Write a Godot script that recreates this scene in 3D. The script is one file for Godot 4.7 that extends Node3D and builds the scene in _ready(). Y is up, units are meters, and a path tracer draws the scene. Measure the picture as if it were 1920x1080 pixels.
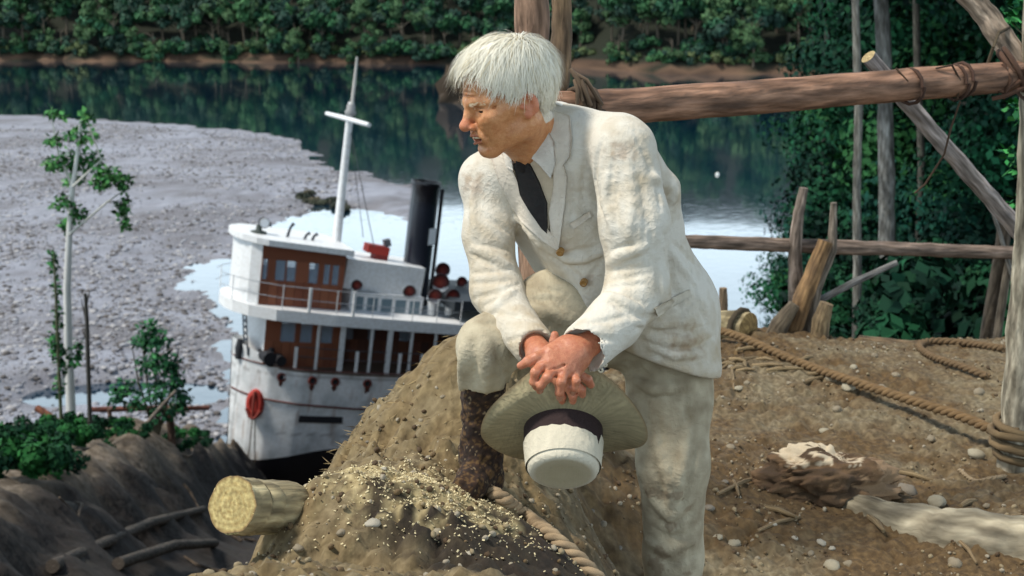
extends Node3D
# A man in a dirty linen suit on a muddy hilltop; a steamship being hauled out of a jungle river below.

const F := 2338.97
const TH := 0.239459
const WL := -19.0
var rng := RandomNumberGenerator.new()
var taken := {}
var M := {}
var noise := FastNoiseLite.new()
var fine := FastNoiseLite.new()
var clods := FastNoiseLite.new()

func _ready() -> void:
	var cam := Camera3D.new()
	cam.name = "camera"
	cam.near = 0.1
	cam.far = 3000.0
	cam.position = Vector3(0, 1.6, 0)
	cam.rotation = Vector3(-TH, 0, 0)
	var ca := CameraAttributesPhysical.new()
	ca.frustum_focal_length = 51.978
	ca.frustum_focus_distance = 2.68
	ca.exposure_aperture = 8.0
	ca.frustum_far = 3000.0
	ca.frustum_near = 0.1
	cam.attributes = ca
	cam.fov = 26.0
	add_child(cam)
	cam.current = true
	var sky_m := ProceduralSkyMaterial.new()
	sky_m.sky_top_color = Color(0.38, 0.55, 0.82)
	sky_m.sky_horizon_color = Color(2.6, 2.82, 2.95)
	sky_m.sky_curve = 0.36
	sky_m.sky_energy_multiplier = 0.35
	sky_m.ground_bottom_color = Color(0.1, 0.12, 0.1)
	sky_m.ground_horizon_color = Color(0.5, 0.55, 0.55)
	var sky := Sky.new()
	sky.sky_material = sky_m
	var env := Environment.new()
	env.background_mode = Environment.BG_SKY
	env.sky = sky
	env.background_energy_multiplier = 1.0
	env.tonemap_mode = Environment.TONE_MAPPER_LINEAR
	env.tonemap_exposure = 2.55
	env.sdfgi_enabled = true
	env.ssao_enabled = true
	env.ssil_enabled = true
	var we := WorldEnvironment.new()
	we.name = "world_environment"
	we.environment = env
	add_child(we)
	var sun := DirectionalLight3D.new()
	sun.name = "sun"
	sun.light_energy = 0.5
	sun.light_angular_distance = 10.0
	sun.light_color = Color(1.0, 0.975, 0.93)
	sun.shadow_enabled = true
	add_child(sun)
	sun.look_at_from_position(Vector3(-3.0, 5.2, 0.9), Vector3.ZERO)

	rng.seed = 4711
	clods.seed = 5
	clods.noise_type = FastNoiseLite.TYPE_CELLULAR
	clods.cellular_return_type = FastNoiseLite.RETURN_DISTANCE
	clods.frequency = 1.0
	clods.cellular_distance_function = FastNoiseLite.DISTANCE_EUCLIDEAN_SQUARED
	clods.fractal_type = FastNoiseLite.FRACTAL_NONE
	noise.seed = 7
	noise.frequency = 1.0
	noise.fractal_octaves = 3
	fine.seed = 21
	fine.frequency = 1.0
	fine.fractal_octaves = 2
	materials()

	terrain()
	far_forest()
	right_forest()
	left_plants()
	ship()
	timberwork()
	ropes()
	ground_things()
	person()

# ---------------------------------------------------------------- helpers
func P(px: float, py: float, d: float) -> Vector3:   # the point d metres ahead in the direction of photo pixel (px, py)
	var x := (px - 960.0) / F
	var y := -(py - 540.0) / F
	var dy := y * cos(TH) - sin(TH)
	var dz := -(cos(TH) + y * sin(TH))
	var s := d / -dz
	return Vector3(x * s, 1.6 + dy * s, -d)

func numbered(called: String) -> String:
	var k: int = taken.get(called, 0)
	taken[called] = k + 1
	return called if k == 0 else "%s_%03d" % [called, k]

func tag(o: Node, label := "", category := "", group := "", kind := "") -> Node:
	if label: o.set_meta("label", label)
	if category: o.set_meta("category", category)
	if group: o.set_meta("group", group)
	if kind: o.set_meta("kind", kind)
	return o

func base(called: String, at := Vector3.ZERO, label := "", category := "", group := "") -> Node3D:
	var o := Node3D.new()
	o.name = numbered(called)
	add_child(o)
	o.position = at
	tag(o, label, category, group)
	return o

func put(called: String, mesh: Mesh, parent: Node = self, at := Vector3.ZERO) -> MeshInstance3D:
	var o := MeshInstance3D.new()
	o.mesh = mesh
	o.name = numbered(called) if parent == self else called
	parent.add_child(o, true)
	o.position = at
	return o

class MB:
	var v := PackedVector3Array()
	var n := PackedVector3Array()
	var c := PackedColorArray()
	var u := PackedVector2Array()
	var i := PackedInt32Array()
	var own := false
	var seams := PackedInt32Array()

	func add(p: Vector3, col := Color.WHITE, uv := Vector2.ZERO, nn := Vector3.ZERO) -> int:
		v.append(p); c.append(col); u.append(uv); n.append(nn)
		return v.size() - 1

	func tri(a: int, b: int, d: int) -> void:
		i.append(a); i.append(b); i.append(d)

	func quad(a: int, b: int, d: int, e: int) -> void:
		tri(a, b, d); tri(a, d, e)

	func face(a: Vector3, b: Vector3, d: Vector3, e: Vector3, col := Color.WHITE) -> void:
		var nn := (d - a).cross(b - a).normalized()
		var l := (b - a).length()
		var k := (e - a).length()
		var s := v.size()
		add(a, col, Vector2(0, 0), nn); add(b, col, Vector2(l, 0), nn); add(d, col, Vector2(l, k), nn); add(e, col, Vector2(0, k), nn)
		quad(s, s + 1, s + 2, s + 3)

	func leaf(p: Vector3, along: Vector3, across: Vector3, nn: Vector3, col: Color) -> void:
		var s := v.size()
		add(p, col, Vector2(0, 0), nn); add(p + along * 0.45 + across, col, Vector2(1, 0), nn)
		add(p + along, col, Vector2(1, 1), nn); add(p + along * 0.45 - across, col, Vector2(0, 1), nn)
		if along.cross(across).dot(nn) > 0.0: quad(s, s + 1, s + 2, s + 3)
		else: quad(s, s + 3, s + 2, s + 1)

	func box(center: Vector3, size: Vector3, basis := Basis(), col := Color.WHITE) -> void:
		var h := size * 0.5
		for ax in 3:
			for sg: float in [-1.0, 1.0]:
				var d := Vector3.ZERO; d[ax] = h[ax] * sg
				var e := Vector3.ZERO; e[(ax + 1) % 3] = h[(ax + 1) % 3]
				var g := Vector3.ZERO; g[(ax + 2) % 3] = h[(ax + 2) % 3] * sg
				face(center + basis * (d - e - g), center + basis * (d - e + g), center + basis * (d + e + g), center + basis * (d + e - g), col)

	func bar(a: Vector3, b: Vector3, w: float, t: float, col := Color.WHITE, up := Vector3.UP) -> void:
		var f := (b - a).normalized()
		var s := f.cross(up)
		if s.length() < 0.01: s = f.cross(Vector3.RIGHT)
		s = s.normalized()
		box((a + b) * 0.5, Vector3((b - a).length(), t, w), Basis(f, s.cross(f).normalized(), s), col)

	# a tube along a path; rough(ring, side) may scale the radius through noise
	func tube(path: Array, radii: Array, sides := 12, col := Color.WHITE, nz: FastNoiseLite = null, amp := 0.0, freq := 6.0, caps := true, cap_col := Color(-1, 0, 0), tint := 0.0) -> void:
		var dir: Vector3 = (path[1] - path[0]).normalized()
		var side := dir.cross(Vector3.UP)
		if side.length() < 0.1: side = dir.cross(Vector3.RIGHT)
		side = side.normalized()
		var along := 0.0
		var first := v.size()
		for k in path.size():
			var p: Vector3 = path[k]
			if k > 0: along += (p - path[k - 1]).length()
			var d2: Vector3 = (path[mini(k + 1, path.size() - 1)] - path[maxi(k - 1, 0)]).normalized()
			side = (side - d2 * side.dot(d2)).normalized()
			var up := side.cross(d2)
			var r: float = radii[k] if radii.size() > 1 else radii[0]
			for s in sides + 1:
				var a := TAU * (s % sides) / sides
				var o := side * cos(a) + up * sin(a)
				var rr := r
				var cc := col
				if nz:
					var q := nz.get_noise_3dv((p + o * r) * freq)
					rr += r * amp * q
					if tint > 0.0:
						var q2 := nz.get_noise_3dv((p * 0.7 + o * r * 1.5) * freq * 1.7 + Vector3(31, 7, 3))
						cc = col * (1.0 + tint * clampf(q2 * 2.0, -1, 1)); cc.a = 1.0
				add(p + o * rr, cc, Vector2(float(s) / sides, along))
			seams.append(v.size() - 1 - sides); seams.append(v.size() - 1)
		for k in path.size() - 1:
			for s in sides:
				var q := first + k * (sides + 1) + s
				quad(q, q + 1, q + sides + 2, q + sides + 1)
		if caps:
			for e: int in [0, path.size() - 1]:
				var cc := col if cap_col.r < 0 else cap_col
				var mid := add(path[e], cc, Vector2(0.5, 0.5))
				var ring := first + e * (sides + 1)
				var st := v.size()
				for s in sides + 1:
					add(v[ring + s], cc, Vector2(cos(TAU * s / sides), sin(TAU * s / sides)) * 0.5)
				for s in sides:
					if e == 0: tri(mid, st + s + 1, st + s)
					else: tri(mid, st + s, st + s + 1)

	func lathe(at: Vector3, basis: Basis, prof: Array, sides := 20, col := Color.WHITE, cols := []) -> void:
		var first := v.size()
		for k in prof.size():
			for s in sides + 1:
				var a := TAU * (s % sides) / sides
				add(at + basis * Vector3(cos(a) * prof[k].x, prof[k].y, sin(a) * prof[k].x), cols[k] if cols else col, Vector2(float(s) / sides, prof[k].y))
			seams.append(v.size() - 1 - sides); seams.append(v.size() - 1)
		for k in prof.size() - 1:
			for s in sides:
				var q := first + k * (sides + 1) + s
				quad(q, q + sides + 1, q + sides + 2, q + 1)

	# lumpy stone
	func blob(at: Vector3, r: Vector3, basis: Basis, nz: FastNoiseLite, amp: float, freq: float, col: Color, rings := 7, sides := 10) -> void:
		var first := v.size()
		for k in rings + 1:
			var th := PI * k / rings
			for s in sides + 1:
				var a := TAU * (s % sides) / sides
				var o := Vector3(sin(th) * cos(a), cos(th), sin(th) * sin(a))
				var q := 1.0 + amp * nz.get_noise_3dv(o * freq + at * 3.7)
				add(at + basis * (o * q * r), col)
			seams.append(v.size() - 1 - sides); seams.append(v.size() - 1)
		for k in rings:
			for s in sides:
				var q := first + k * (sides + 1) + s
				quad(q, q + 1, q + sides + 2, q + sides + 1)

	func grid(nx: int, nz: int, f: Callable) -> void:   # f(ix, iz) -> [Vector3, Color]
		var first := v.size()
		for a in nx + 1:
			for b in nz + 1:
				var r: Array = f.call(a, b)
				add(r[0], r[1], Vector2(r[0].x, r[0].z))
		for a in nx:
			for b in nz:
				var q := first + a * (nz + 1) + b
				quad(q, q + 1, q + nz + 2, q + nz + 1)

	func normals() -> void:
		var acc := PackedVector3Array()
		acc.resize(v.size())
		for t in range(0, i.size(), 3):
			var a := i[t]; var b := i[t + 1]; var d := i[t + 2]
			var nn := (v[d] - v[a]).cross(v[b] - v[a])
			acc[a] += nn; acc[b] += nn; acc[d] += nn
		for s in range(0, seams.size(), 2):
			var sum := acc[seams[s]] + acc[seams[s + 1]]
			acc[seams[s]] = sum; acc[seams[s + 1]] = sum
		for k in v.size():
			if n[k] == Vector3.ZERO:
				n[k] = acc[k].normalized() if acc[k].length_squared() > 1e-20 else Vector3.UP

	func done(m: Material) -> ArrayMesh:
		normals()
		var a := []
		a.resize(Mesh.ARRAY_MAX)
		a[Mesh.ARRAY_VERTEX] = v
		a[Mesh.ARRAY_NORMAL] = n
		a[Mesh.ARRAY_COLOR] = c
		a[Mesh.ARRAY_TEX_UV] = u
		a[Mesh.ARRAY_INDEX] = i
		var am := ArrayMesh.new()
		am.add_surface_from_arrays(Mesh.PRIMITIVE_TRIANGLES, a)
		am.surface_set_material(0, m)
		return am

func noise_tex(freq: float, oct: int, normal := false, bump := 4.0, lo := Color(0.7, 0.7, 0.7), hi := Color.WHITE, seed_ := 1, size := 512, kind := FastNoiseLite.TYPE_SIMPLEX_SMOOTH) -> ImageTexture:
	var fn := FastNoiseLite.new()
	fn.seed = seed_
	fn.noise_type = kind
	fn.frequency = freq
	fn.fractal_octaves = oct
	var im := fn.get_seamless_image(size, size, false, false, 0.12)
	if normal:
		im.convert(Image.FORMAT_RGBA8)
		im.bump_map_to_normal_map(bump)
	else:
		var g := Image.create(size, size, false, Image.FORMAT_RGB8)
		for y in size:
			for x in size:
				g.set_pixel(x, y, lo.lerp(hi, im.get_pixel(x, y).r))
		im = g
	return ImageTexture.create_from_image(im)

func mat(col := Color.WHITE, rough := 0.9, vc := true) -> StandardMaterial3D:
	var m := StandardMaterial3D.new()
	m.albedo_color = col
	m.roughness = rough
	m.vertex_color_use_as_albedo = vc
	m.cull_mode = BaseMaterial3D.CULL_DISABLED
	return m

func tri_map(m: StandardMaterial3D, scale: float, albedo: Texture2D, normal: Texture2D = null, strength := 1.0) -> StandardMaterial3D:
	m.uv1_triplanar = true
	m.uv1_scale = Vector3.ONE * scale
	if albedo: m.albedo_texture = albedo
	if normal:
		m.normal_enabled = true
		m.normal_texture = normal
		m.normal_scale = strength
	return m

func lin(r: float, g: float, b: float) -> Color:   # sRGB 0..255 as seen -> linear vertex colour
	return Color(r / 255.0, g / 255.0, b / 255.0).srgb_to_linear()

func materials() -> void:
	var speck := noise_tex(0.035, 5, false, 0, Color(0.5, 0.47, 0.42), Color(1.0, 1.0, 1.0), 3)
	var speck_n := noise_tex(0.03, 5, true, 6.0, Color.BLACK, Color.WHITE, 4)
	var weave := weave_tex()
	var wn := crumple_image()
	wn.convert(Image.FORMAT_RGBA8)
	wn.bump_map_to_normal_map(12.0)
	var weave_n := ImageTexture.create_from_image(wn)
	M.soil = tri_map(mat(Color.WHITE, 0.95), 1.7, speck, speck_n, 1.0)
	M.hill = tri_map(mat(Color.WHITE, 0.97), 0.35, speck, speck_n, 1.0)
	M.sand = tri_map(mat(Color.WHITE, 0.95), 0.3, noise_tex(0.05, 5, false, 0, Color(0.62, 0.6, 0.58), Color.WHITE, 9), speck_n, 1.0)
	M.stone = tri_map(mat(Color.WHITE, 0.85), 9.0, noise_tex(0.03, 5, false, 0, Color(0.6, 0.58, 0.55), Color.WHITE, 13), speck_n, 0.5)
	var bark := noise_tex(0.02, 5, false, 0, Color(0.45, 0.43, 0.4), Color.WHITE, 5)
	var bark_n := noise_tex(0.02, 5, true, 7.0, Color.BLACK, Color.WHITE, 6)
	M.bark = mat(Color.WHITE, 0.85)
	M.bark.albedo_texture = bark
	M.bark.normal_enabled = true
	M.bark.normal_texture = bark_n
	M.bark.normal_scale = 0.9
	M.bark.uv1_scale = Vector3(1.0, 0.45, 1.0)
	M.wood_end = tri_map(mat(Color.WHITE, 0.8), 5.0, speck, speck_n, 0.4)
	M.leaf = mat(Color.WHITE, 0.75)
	M.leaf.metallic_specular = 0.25
	M.leaf.backlight_enabled = true
	M.leaf.backlight = Color(0.03, 0.06, 0.02)
	M.far_leaf = mat(Color.WHITE, 0.8)
	M.water = mat(Color(0.02, 0.17, 0.25), 0.05, false)
	M.water.metallic_specular = 1.0
	M.water.clearcoat_enabled = true
	M.water.clearcoat = 0.85
	M.water.clearcoat_roughness = 0.04
	var wv := noise_tex(0.02, 4, true, 3.0, Color.BLACK, Color.WHITE, 8)
	tri_map(M.water, 0.06, null, wv, 0.10)
	M.cloth = tri_map(mat(Color.WHITE, 0.95), 6.0, weave, weave_n, 0.7)
	M.skin = tri_map(mat(Color.WHITE, 0.5), 22.0, noise_tex(0.04, 4, false, 0, Color(0.82, 0.76, 0.72), Color.WHITE, 31), noise_tex(0.05, 4, true, 3.0, Color.BLACK, Color.WHITE, 32), 0.25)
	M.skin.subsurf_scatter_enabled = true
	M.skin.subsurf_scatter_strength = 0.05
	M.hair = mat(Color.WHITE, 0.45)
	M.hair.backlight_enabled = true
	M.hair.backlight = Color(0.25, 0.25, 0.22)
	M.plain = mat(Color.WHITE, 0.7)
	M.paint = tri_map(mat(Color.WHITE, 0.45), 0.5, noise_tex(0.02, 5, false, 0, Color(0.9, 0.89, 0.87), Color.WHITE, 41), speck_n, 0.15)
	M.gloss = mat(Color.WHITE, 0.25)
	M.rope = tri_map(mat(Color.WHITE, 0.95), 40.0, speck, speck_n, 0.8)
	M.glass = mat(Color(0.75, 0.85, 0.95, 0.25), 0.03, false)
	M.glass.transparency = BaseMaterial3D.TRANSPARENCY_ALPHA

func weave_tex() -> ImageTexture:   # threads of unequal thickness, two ways across
	var s := 768
	var fn := FastNoiseLite.new()
	fn.frequency = 0.05
	var im := Image.create(s, s, false, Image.FORMAT_RGB8)
	var tx := PackedFloat32Array()
	var ty := PackedFloat32Array()
	for k in s:
		tx.append(fn.get_noise_2d(k * 14.0, 3.0))
		ty.append(fn.get_noise_2d(k * 14.0, 90.0))
	for y in s:
		for x in s:
			var q := 0.9 + 0.07 * tx[x] * (0.6 + fn.get_noise_2d(x * 2.0, y * 0.25)) + 0.07 * ty[y] * (0.6 + fn.get_noise_2d(x * 0.25 + 700.0, y * 2.0))
			im.set_pixel(x, y, Color(q, q * 0.995, q * 0.98))
	return ImageTexture.create_from_image(im)

func crumple_image() -> Image:   # creased linen: long soft creases over short sharp ones
	var a := FastNoiseLite.new()
	a.seed = 77
	a.noise_type = FastNoiseLite.TYPE_SIMPLEX
	a.fractal_type = FastNoiseLite.FRACTAL_RIDGED
	a.frequency = 0.009
	a.fractal_octaves = 4
	a.fractal_gain = 0.42
	a.domain_warp_enabled = true
	a.domain_warp_amplitude = 26.0
	a.domain_warp_frequency = 0.012
	return a.get_seamless_image(768, 768, false, false, 0.12)

# ---------------------------------------------------------------- the lie of the land
# heights (x, z, y) read where the photograph shows the dirt touching known things
const KNOTS := [
	[0.4, -2.85, -0.14], [0.6, -3.4, -0.1], [0.214, -3.3, 0.05], [1.1, -4.2, -0.12], [1.8, -4.3, -0.13], [1.55, -3.6, -0.07], [1.3, -6.4, -0.19],
	[1.44, -5.9, -0.14], [2.0, -5.9, -0.15], [0.9, -2.5, -0.1], [1.6, -2.5, -0.08], [0.7, -5.0, -0.12], [0.35, -4.4, -0.05], [0.5, -2.2, -0.02], [1.0, -1.6, -0.1], [2.5, -4.5, -0.1],
	[3.0, -6.2, -0.15], [2.4, -7.4, -0.8], [1.2, -7.6, -1.2], [0.4, -6.6, -0.6], [0.0, -5.5, -0.3], [3.5, -8.0, -1.0], [3.5, -3.0, 0.0], [3.5, -5.0, -0.05],
	[-0.074, -2.72, 0.46], [-0.146, -3.3, 0.66], [0.06, -3.25, 0.6], [-0.356, -3.3, 0.47], [-0.48, -3.0, 0.37], [-0.37, -2.5, 0.58], [-0.45, -2.43, 0.565], [-0.49, -2.3, 0.5], [-0.3, -1.82, 0.69], [-0.5, -1.72, 0.71],
	[0.0, -2.05, 0.57], [0.17, -2.42, 0.37], [-0.05, -1.7, 0.64], [0.25, -1.9, 0.38], [-0.6, -2.2, 0.38], [-0.22, -2.15, 0.5], [0.2, -2.85, 0.2], [-0.25, -2.6, 0.55], [-0.25, -3.0, 0.47],
	[-0.8, -2.6, -0.2], [-0.7, -3.4, -0.1], [-0.3, -3.75, 0.3], [-0.95, -3.2, -0.9], [-1.0, -1.9, -0.1], [-0.8, -1.65, 0.25], [0.0, -4.0, 0.35], [-0.4, -4.4, -0.3],
	[-1.2, -4.0, -1.6], [-1.5, -2.5, -1.4], [-0.8, -5.5, -1.4], [0.2, -7.5, -1.5], [-1.5, -6.0, -2.4], [-1.5, -1.4, -1.0], [1.0, -3.0, -0.11], [1.4, -5.0, -0.13], [2.2, -3.4, -0.06],
]
var kw := PackedFloat64Array()

func solve_knots() -> void:
	var n := KNOTS.size()
	var a := []
	for i in n:
		var row := PackedFloat64Array()
		for j in n:
			row.append(sqrt(pow(KNOTS[i][0] - KNOTS[j][0], 2) + pow(KNOTS[i][1] - KNOTS[j][1], 2) + 0.003))
		row.append(KNOTS[i][2])
		a.append(row)
	for i in n:
		var best := i
		for r in range(i + 1, n):
			if absf(a[r][i]) > absf(a[best][i]): best = r
		var t = a[i]; a[i] = a[best]; a[best] = t
		for r in range(i + 1, n):
			var f: float = a[r][i] / a[i][i]
			if f != 0.0:
				for c in range(i, n + 1): a[r][c] -= f * a[i][c]
	kw.resize(n)
	for i in range(n - 1, -1, -1):
		var s: float = a[i][n]
		for c in range(i + 1, n): s -= a[i][c] * kw[c]
		kw[i] = s / a[i][i]

var dirt_grid := PackedFloat32Array()

func dirt(x: float, z: float) -> float:   # height of the hilltop without its small lumps
	if dirt_grid.is_empty():
		for i in 121:
			for j in 161: dirt_grid.append(knot_height(-1.8 + 0.05 * i, -1.0 - 0.05 * j))
	var u := clampf((x + 1.8) / 0.05, 0.0, 119.0)
	var v := clampf((-1.0 - z) / 0.05, 0.0, 159.0)
	var i := int(u)
	var j := int(v)
	var a := dirt_grid[i * 161 + j]
	var b := dirt_grid[i * 161 + j + 1]
	var c := dirt_grid[i * 161 + 161 + j]
	var d := dirt_grid[i * 161 + 162 + j]
	return lerpf(lerpf(a, b, v - j), lerpf(c, d, v - j), u - i)

func knot_height(x: float, z: float) -> float:
	var s := 0.0
	for i in kw.size():
		var dx: float = x - KNOTS[i][0]
		var dz: float = z - KNOTS[i][1]
		s += kw[i] * sqrt(dx * dx + dz * dz + 0.003)
	return s

func lumps(x: float, z: float) -> float:
	var near_ := smoothstep(0.35, 0.05, x + 0.12 * (z + 2.7))
	var a := noise.get_noise_3d(x * 3.2, 5.0, z * 3.2) * lerpf(0.022, 0.034, near_)
	a += fine.get_noise_3d(x * 14.0, 1.0, z * 14.0) * lerpf(0.009, 0.016, near_)
	a += fine.get_noise_3d(x * 45.0, 9.0, z * 45.0) * 0.004
	var patchy := smoothstep(-0.3, 0.25, noise.get_noise_3d(x * 2.0, 30.0, z * 2.0)) * lerpf(0.6, 1.0, near_)
	a -= (clods.get_noise_3d(x * 17.0, 0.0, z * 17.0) + 0.75) * 0.075 * patchy
	a -= (clods.get_noise_3d(x * 41.0, 5.0, z * 41.0) + 0.75) * 0.04 * (0.4 + 0.6 * patchy)
	return a

func top(x: float, z: float) -> float:
	return dirt(x, z) + lumps(x, z)

func slope(x: float, z: float) -> float:   # hillside down to the river
	var d := -z
	var steep := 0.6 - 0.385 * d
	var right := smoothstep(0.2, 0.34, x / maxf(d, 1.0))
	var gentle := 0.0 - 0.17 * d
	if d > 30.0: gentle -= (d - 30.0) * 0.35
	var y := lerpf(steep, gentle, right)
	# hauling track and the cut bank on its left
	var xc := -6.15 - 0.136 * (d - 14.0) + 0.3 * noise.get_noise_2d(d * 0.3, 3.0)
	var s := x - xc
	var plat := clampf(0.5 + 0.07 * (d - 14.0), 0.3, 1.5)
	var trough := -1.1 * smoothstep(0.0, 2.3, s) * (1.0 - smoothstep(7.0, 10.0, s))
	var left := plat * (1.0 - smoothstep(-0.5, 1.3, s))
	y += (trough + left) * (1.0 - right)
	if s < 0 and d > 36.0: y -= (d - 36.0) * 0.35
	var rough := noise.get_noise_3d(x * 0.4, 0.0, z * 0.4) * 0.3 + fine.get_noise_3d(x * 1.6, 4.0, z * 1.6) * 0.12 + fine.get_noise_3d(x * 5.0, 4.0, z * 5.0) * 0.05 - (clods.get_noise_3d(x * 0.8, y * 0.8, z * 0.8) + 0.75) * 0.7 * (1.0 - right)
	y += rough * lerpf(1.0, 0.3, smoothstep(0.6, 1.6, s) * (1.0 - right))
	return maxf(y, WL - 2.5)

const BAR := [[-400, 214], [0, 216], [180, 224], [350, 236], [480, 248], [560, 268], [592, 290], [604, 318], [640, 322], [690, 318], [740, 342], [800, 372], [780, 425], [720, 408], [655, 380], [600, 372], [560, 398], [500, 430], [440, 462], [375, 492], [338, 538], [372, 590], [432, 622], [424, 720], [400, 850], [-400, 850]]
var bar2 := PackedVector2Array()

func on_level(px: float, py: float, level: float) -> Vector3:
	var a := P(px, py, 1.0)
	return P(px, py, (level - 1.6) / (a.y - 1.6))

func edge_distance(p: Vector2, poly: PackedVector2Array) -> float:
	var best := 1e9
	for k in poly.size():
		best = minf(best, p.distance_squared_to(Geometry2D.get_closest_point_to_segment(p, poly[k], poly[(k + 1) % poly.size()])))
	best = sqrt(best)
	return best if Geometry2D.is_point_in_polygon(p, poly) else -best

func sand_height(x: float, z: float) -> float:
	var w := Vector2(x + 2.5 * noise.get_noise_2d(x * 0.06, z * 0.06), z + 3.0 * noise.get_noise_2d(x * 0.06 + 40.0, z * 0.06))
	w += Vector2(fine.get_noise_2d(x * 0.35, z * 0.35), fine.get_noise_2d(x * 0.35 + 60.0, z * 0.35)) * 1.6
	var e := edge_distance(w, bar2)
	var h := WL + clampf(e * 0.09, -1.5, 0.75) + 0.1 * noise.get_noise_2d(x * 0.12, z * 0.12) * clampf(e * 0.1, 0.0, 1.0) + 0.07 * fine.get_noise_2d(x * 0.9, z * 0.9)
	var pud := Vector2((x + 20.5) / 5.0, (z + 61.0) / 2.2).length()
	h -= 1.1 * smoothstep(1.3, 0.7, pud)
	return h

func terrain() -> void:
	solve_knots()
	# the hilltop where the person stands
	var b := MB.new()
	var x0 := -1.5
	var z0 := -1.35
	var nx := 330
	var nz := 400
	var sx := 5.1 / nx
	var sz := 6.75 / nz
	var brown := lin(122, 98, 64)
	var clay := lin(154, 135, 98)
	var dark := lin(48, 40, 33)
	var grey := lin(166, 156, 130)
	b.grid(nx, nz, func(i: int, j: int) -> Array:
		var x := x0 + 5.1 * (0.62 * i / nx + 0.38 * pow(float(i) / nx, 2.0))
		var z := z0 - 6.75 * (0.6 * j / nz + 0.4 * pow(float(j) / nz, 2.2))
		var y := top(x, z)
		if i == 0 or j == 0 or i == nx or j == nz: y -= 2.5
		var q := noise.get_noise_3d(x * 1.3, 2.0, z * 1.3)
		var q2 := fine.get_noise_3d(x * 7.0, 8.0, z * 7.0)
		var col := brown.lerp(grey, clampf(q * 1.1 + 0.18 + q2 * 0.5, 0, 0.75))
		var m := smoothstep(0.2, -0.05, x + 0.25 * q2 * 0.4 + 0.1 * (z + 2.7))
		col = col.lerp(clay.lerp(grey, clampf(0.3 + q2, 0, 1) * 0.5), m)
		# black wet soil spilled in front of the boot and down past the rope
		var wet := smoothstep(0.34, 0.22, Vector2(x - 0.06, (z + 2.33) * 1.1).length() + q2 * 0.12)
		wet = maxf(wet, smoothstep(0.24, 0.12, Vector2(x + 0.12, (z + 2.3) * 1.5).length() + q2 * 0.12))
		col = col.lerp(dark, wet * 0.9)
		# sawdust strewn round the cut log
		var saw := smoothstep(0.34, 0.1, Vector2(x + 0.22, (z + 2.5) * 1.3).length() + absf(q2) * 0.25)
		if fine.get_noise_3d(x * 60.0, 3.0, z * 60.0) > 0.3 - saw: col = col.lerp(lin(225, 208, 160), clampf(saw * 1.5, 0, 0.8))
		return [Vector3(x, y, z), col])
	var o := put("ground", b.done(M.soil))
	tag(o, "", "", "", "structure")
	# hillside with the hauling track
	b = MB.new()
	var earth := lin(134, 122, 108)
	var mud := lin(50, 43, 40)
	b.grid(210, 260, func(i: int, j: int) -> Array:
		var z := -3.0 - 0.06 * j - 65.0 * pow(j / 260.0, 2.2) * 0.75
		var x := -40.0 + 0.9 * i if i < 25 else (-17.5 + 0.115 * (i - 25) if i < 165 else -1.4 + 0.75 * (i - 165))
		var y := slope(x, z)
		if absf(x) < 4.2 and z > -9.0: y -= 3.0 * (1.0 - smoothstep(7.5, 9.0, -z))
		var d := -z
		var xc := -6.15 - 0.136 * (d - 14.0)
		var s := x - xc
		var q := fine.get_noise_3d(x * 0.8, 2.0, z * 0.8)
		var col := earth.lerp(lin(166, 154, 140), clampf(0.2 + q, 0, 1))
		col = col.lerp(mud, smoothstep(0.1 + q * 0.3, 0.5 + q * 0.3, s) * 0.95)
		if s < -1.5: col = col.lerp(lin(58, 72, 40), clampf(0.5 + q * 1.5, 0, 0.8))
		return [Vector3(x, y, z), col])
	o = put("hillside", b.done(M.hill))
	tag(o, "", "", "", "structure")
	# sandbar
	for p in BAR:
		var w := on_level(p[0], p[1], WL)
		bar2.append(Vector2(w.x, w.z))
	b = MB.new()
	var sand := lin(176, 182, 198)
	var sand2 := lin(140, 141, 150)
	b.grid(220, 200, func(i: int, j: int) -> Array:
		var z := -44.0 - 160.0 * pow(j / 200.0, 1.3)
		var x := -150.0 + 165.0 * i / 220.0
		var y := sand_height(x, z)
		var q := noise.get_noise_3d(x * 0.05, 2.0, z * 0.09) + 0.5 * fine.get_noise_3d(x * 0.4, 7.0, z * 0.4)
		var col := sand.lerp(sand2, clampf(0.4 + q * 1.3, 0, 1)) * (1.0 + 0.3 * fine.get_noise_3d(x * 1.7, 3.0, z * 1.7))
		col = col.lerp(lin(140, 134, 132), smoothstep(WL + 0.15, WL - 0.05, y) * 0.5)
		return [Vector3(x, y, z), col])
	o = put("sandbar", b.done(M.sand))
	tag(o, "", "", "", "structure")
	# the river
	b = MB.new()
	b.grid(8, 8, func(i: int, j: int) -> Array: return [Vector3(-500.0 + 125.0 * i, WL, -30.0 - 48.0 * j), Color.WHITE])
	o = put("river_water", b.done(M.water))
	tag(o, "", "", "", "structure")
	# far bank and the hill behind it
	b = MB.new()
	b.grid(160, 40, func(i: int, j: int) -> Array:
		var x := -330.0 + 660.0 * i / 160.0
		var e := [0.0, 1.5, 3.0, 5.0, 8.0]
		var f: float = e[j] if j < 5 else 8.0 + (j - 4) * 4.5
		var d := shore(x) + f
		var y: float = far_height(x, f)
		var q := noise.get_noise_3d(x * 0.06, 1.0, f * 0.2) + 0.5 * fine.get_noise_3d(x * 0.3, 1.0, f * 0.5)
		var col := lin(92, 72, 58).lerp(lin(150, 120, 98), clampf(0.3 + q * 1.5, 0, 1)) if f < 4.0 - 5.0 * q else lin(34, 44, 28)
		return [Vector3(x, y, -d), col])
	o = put("far_bank", b.done(M.hill))
	tag(o, "", "", "", "structure")

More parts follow.
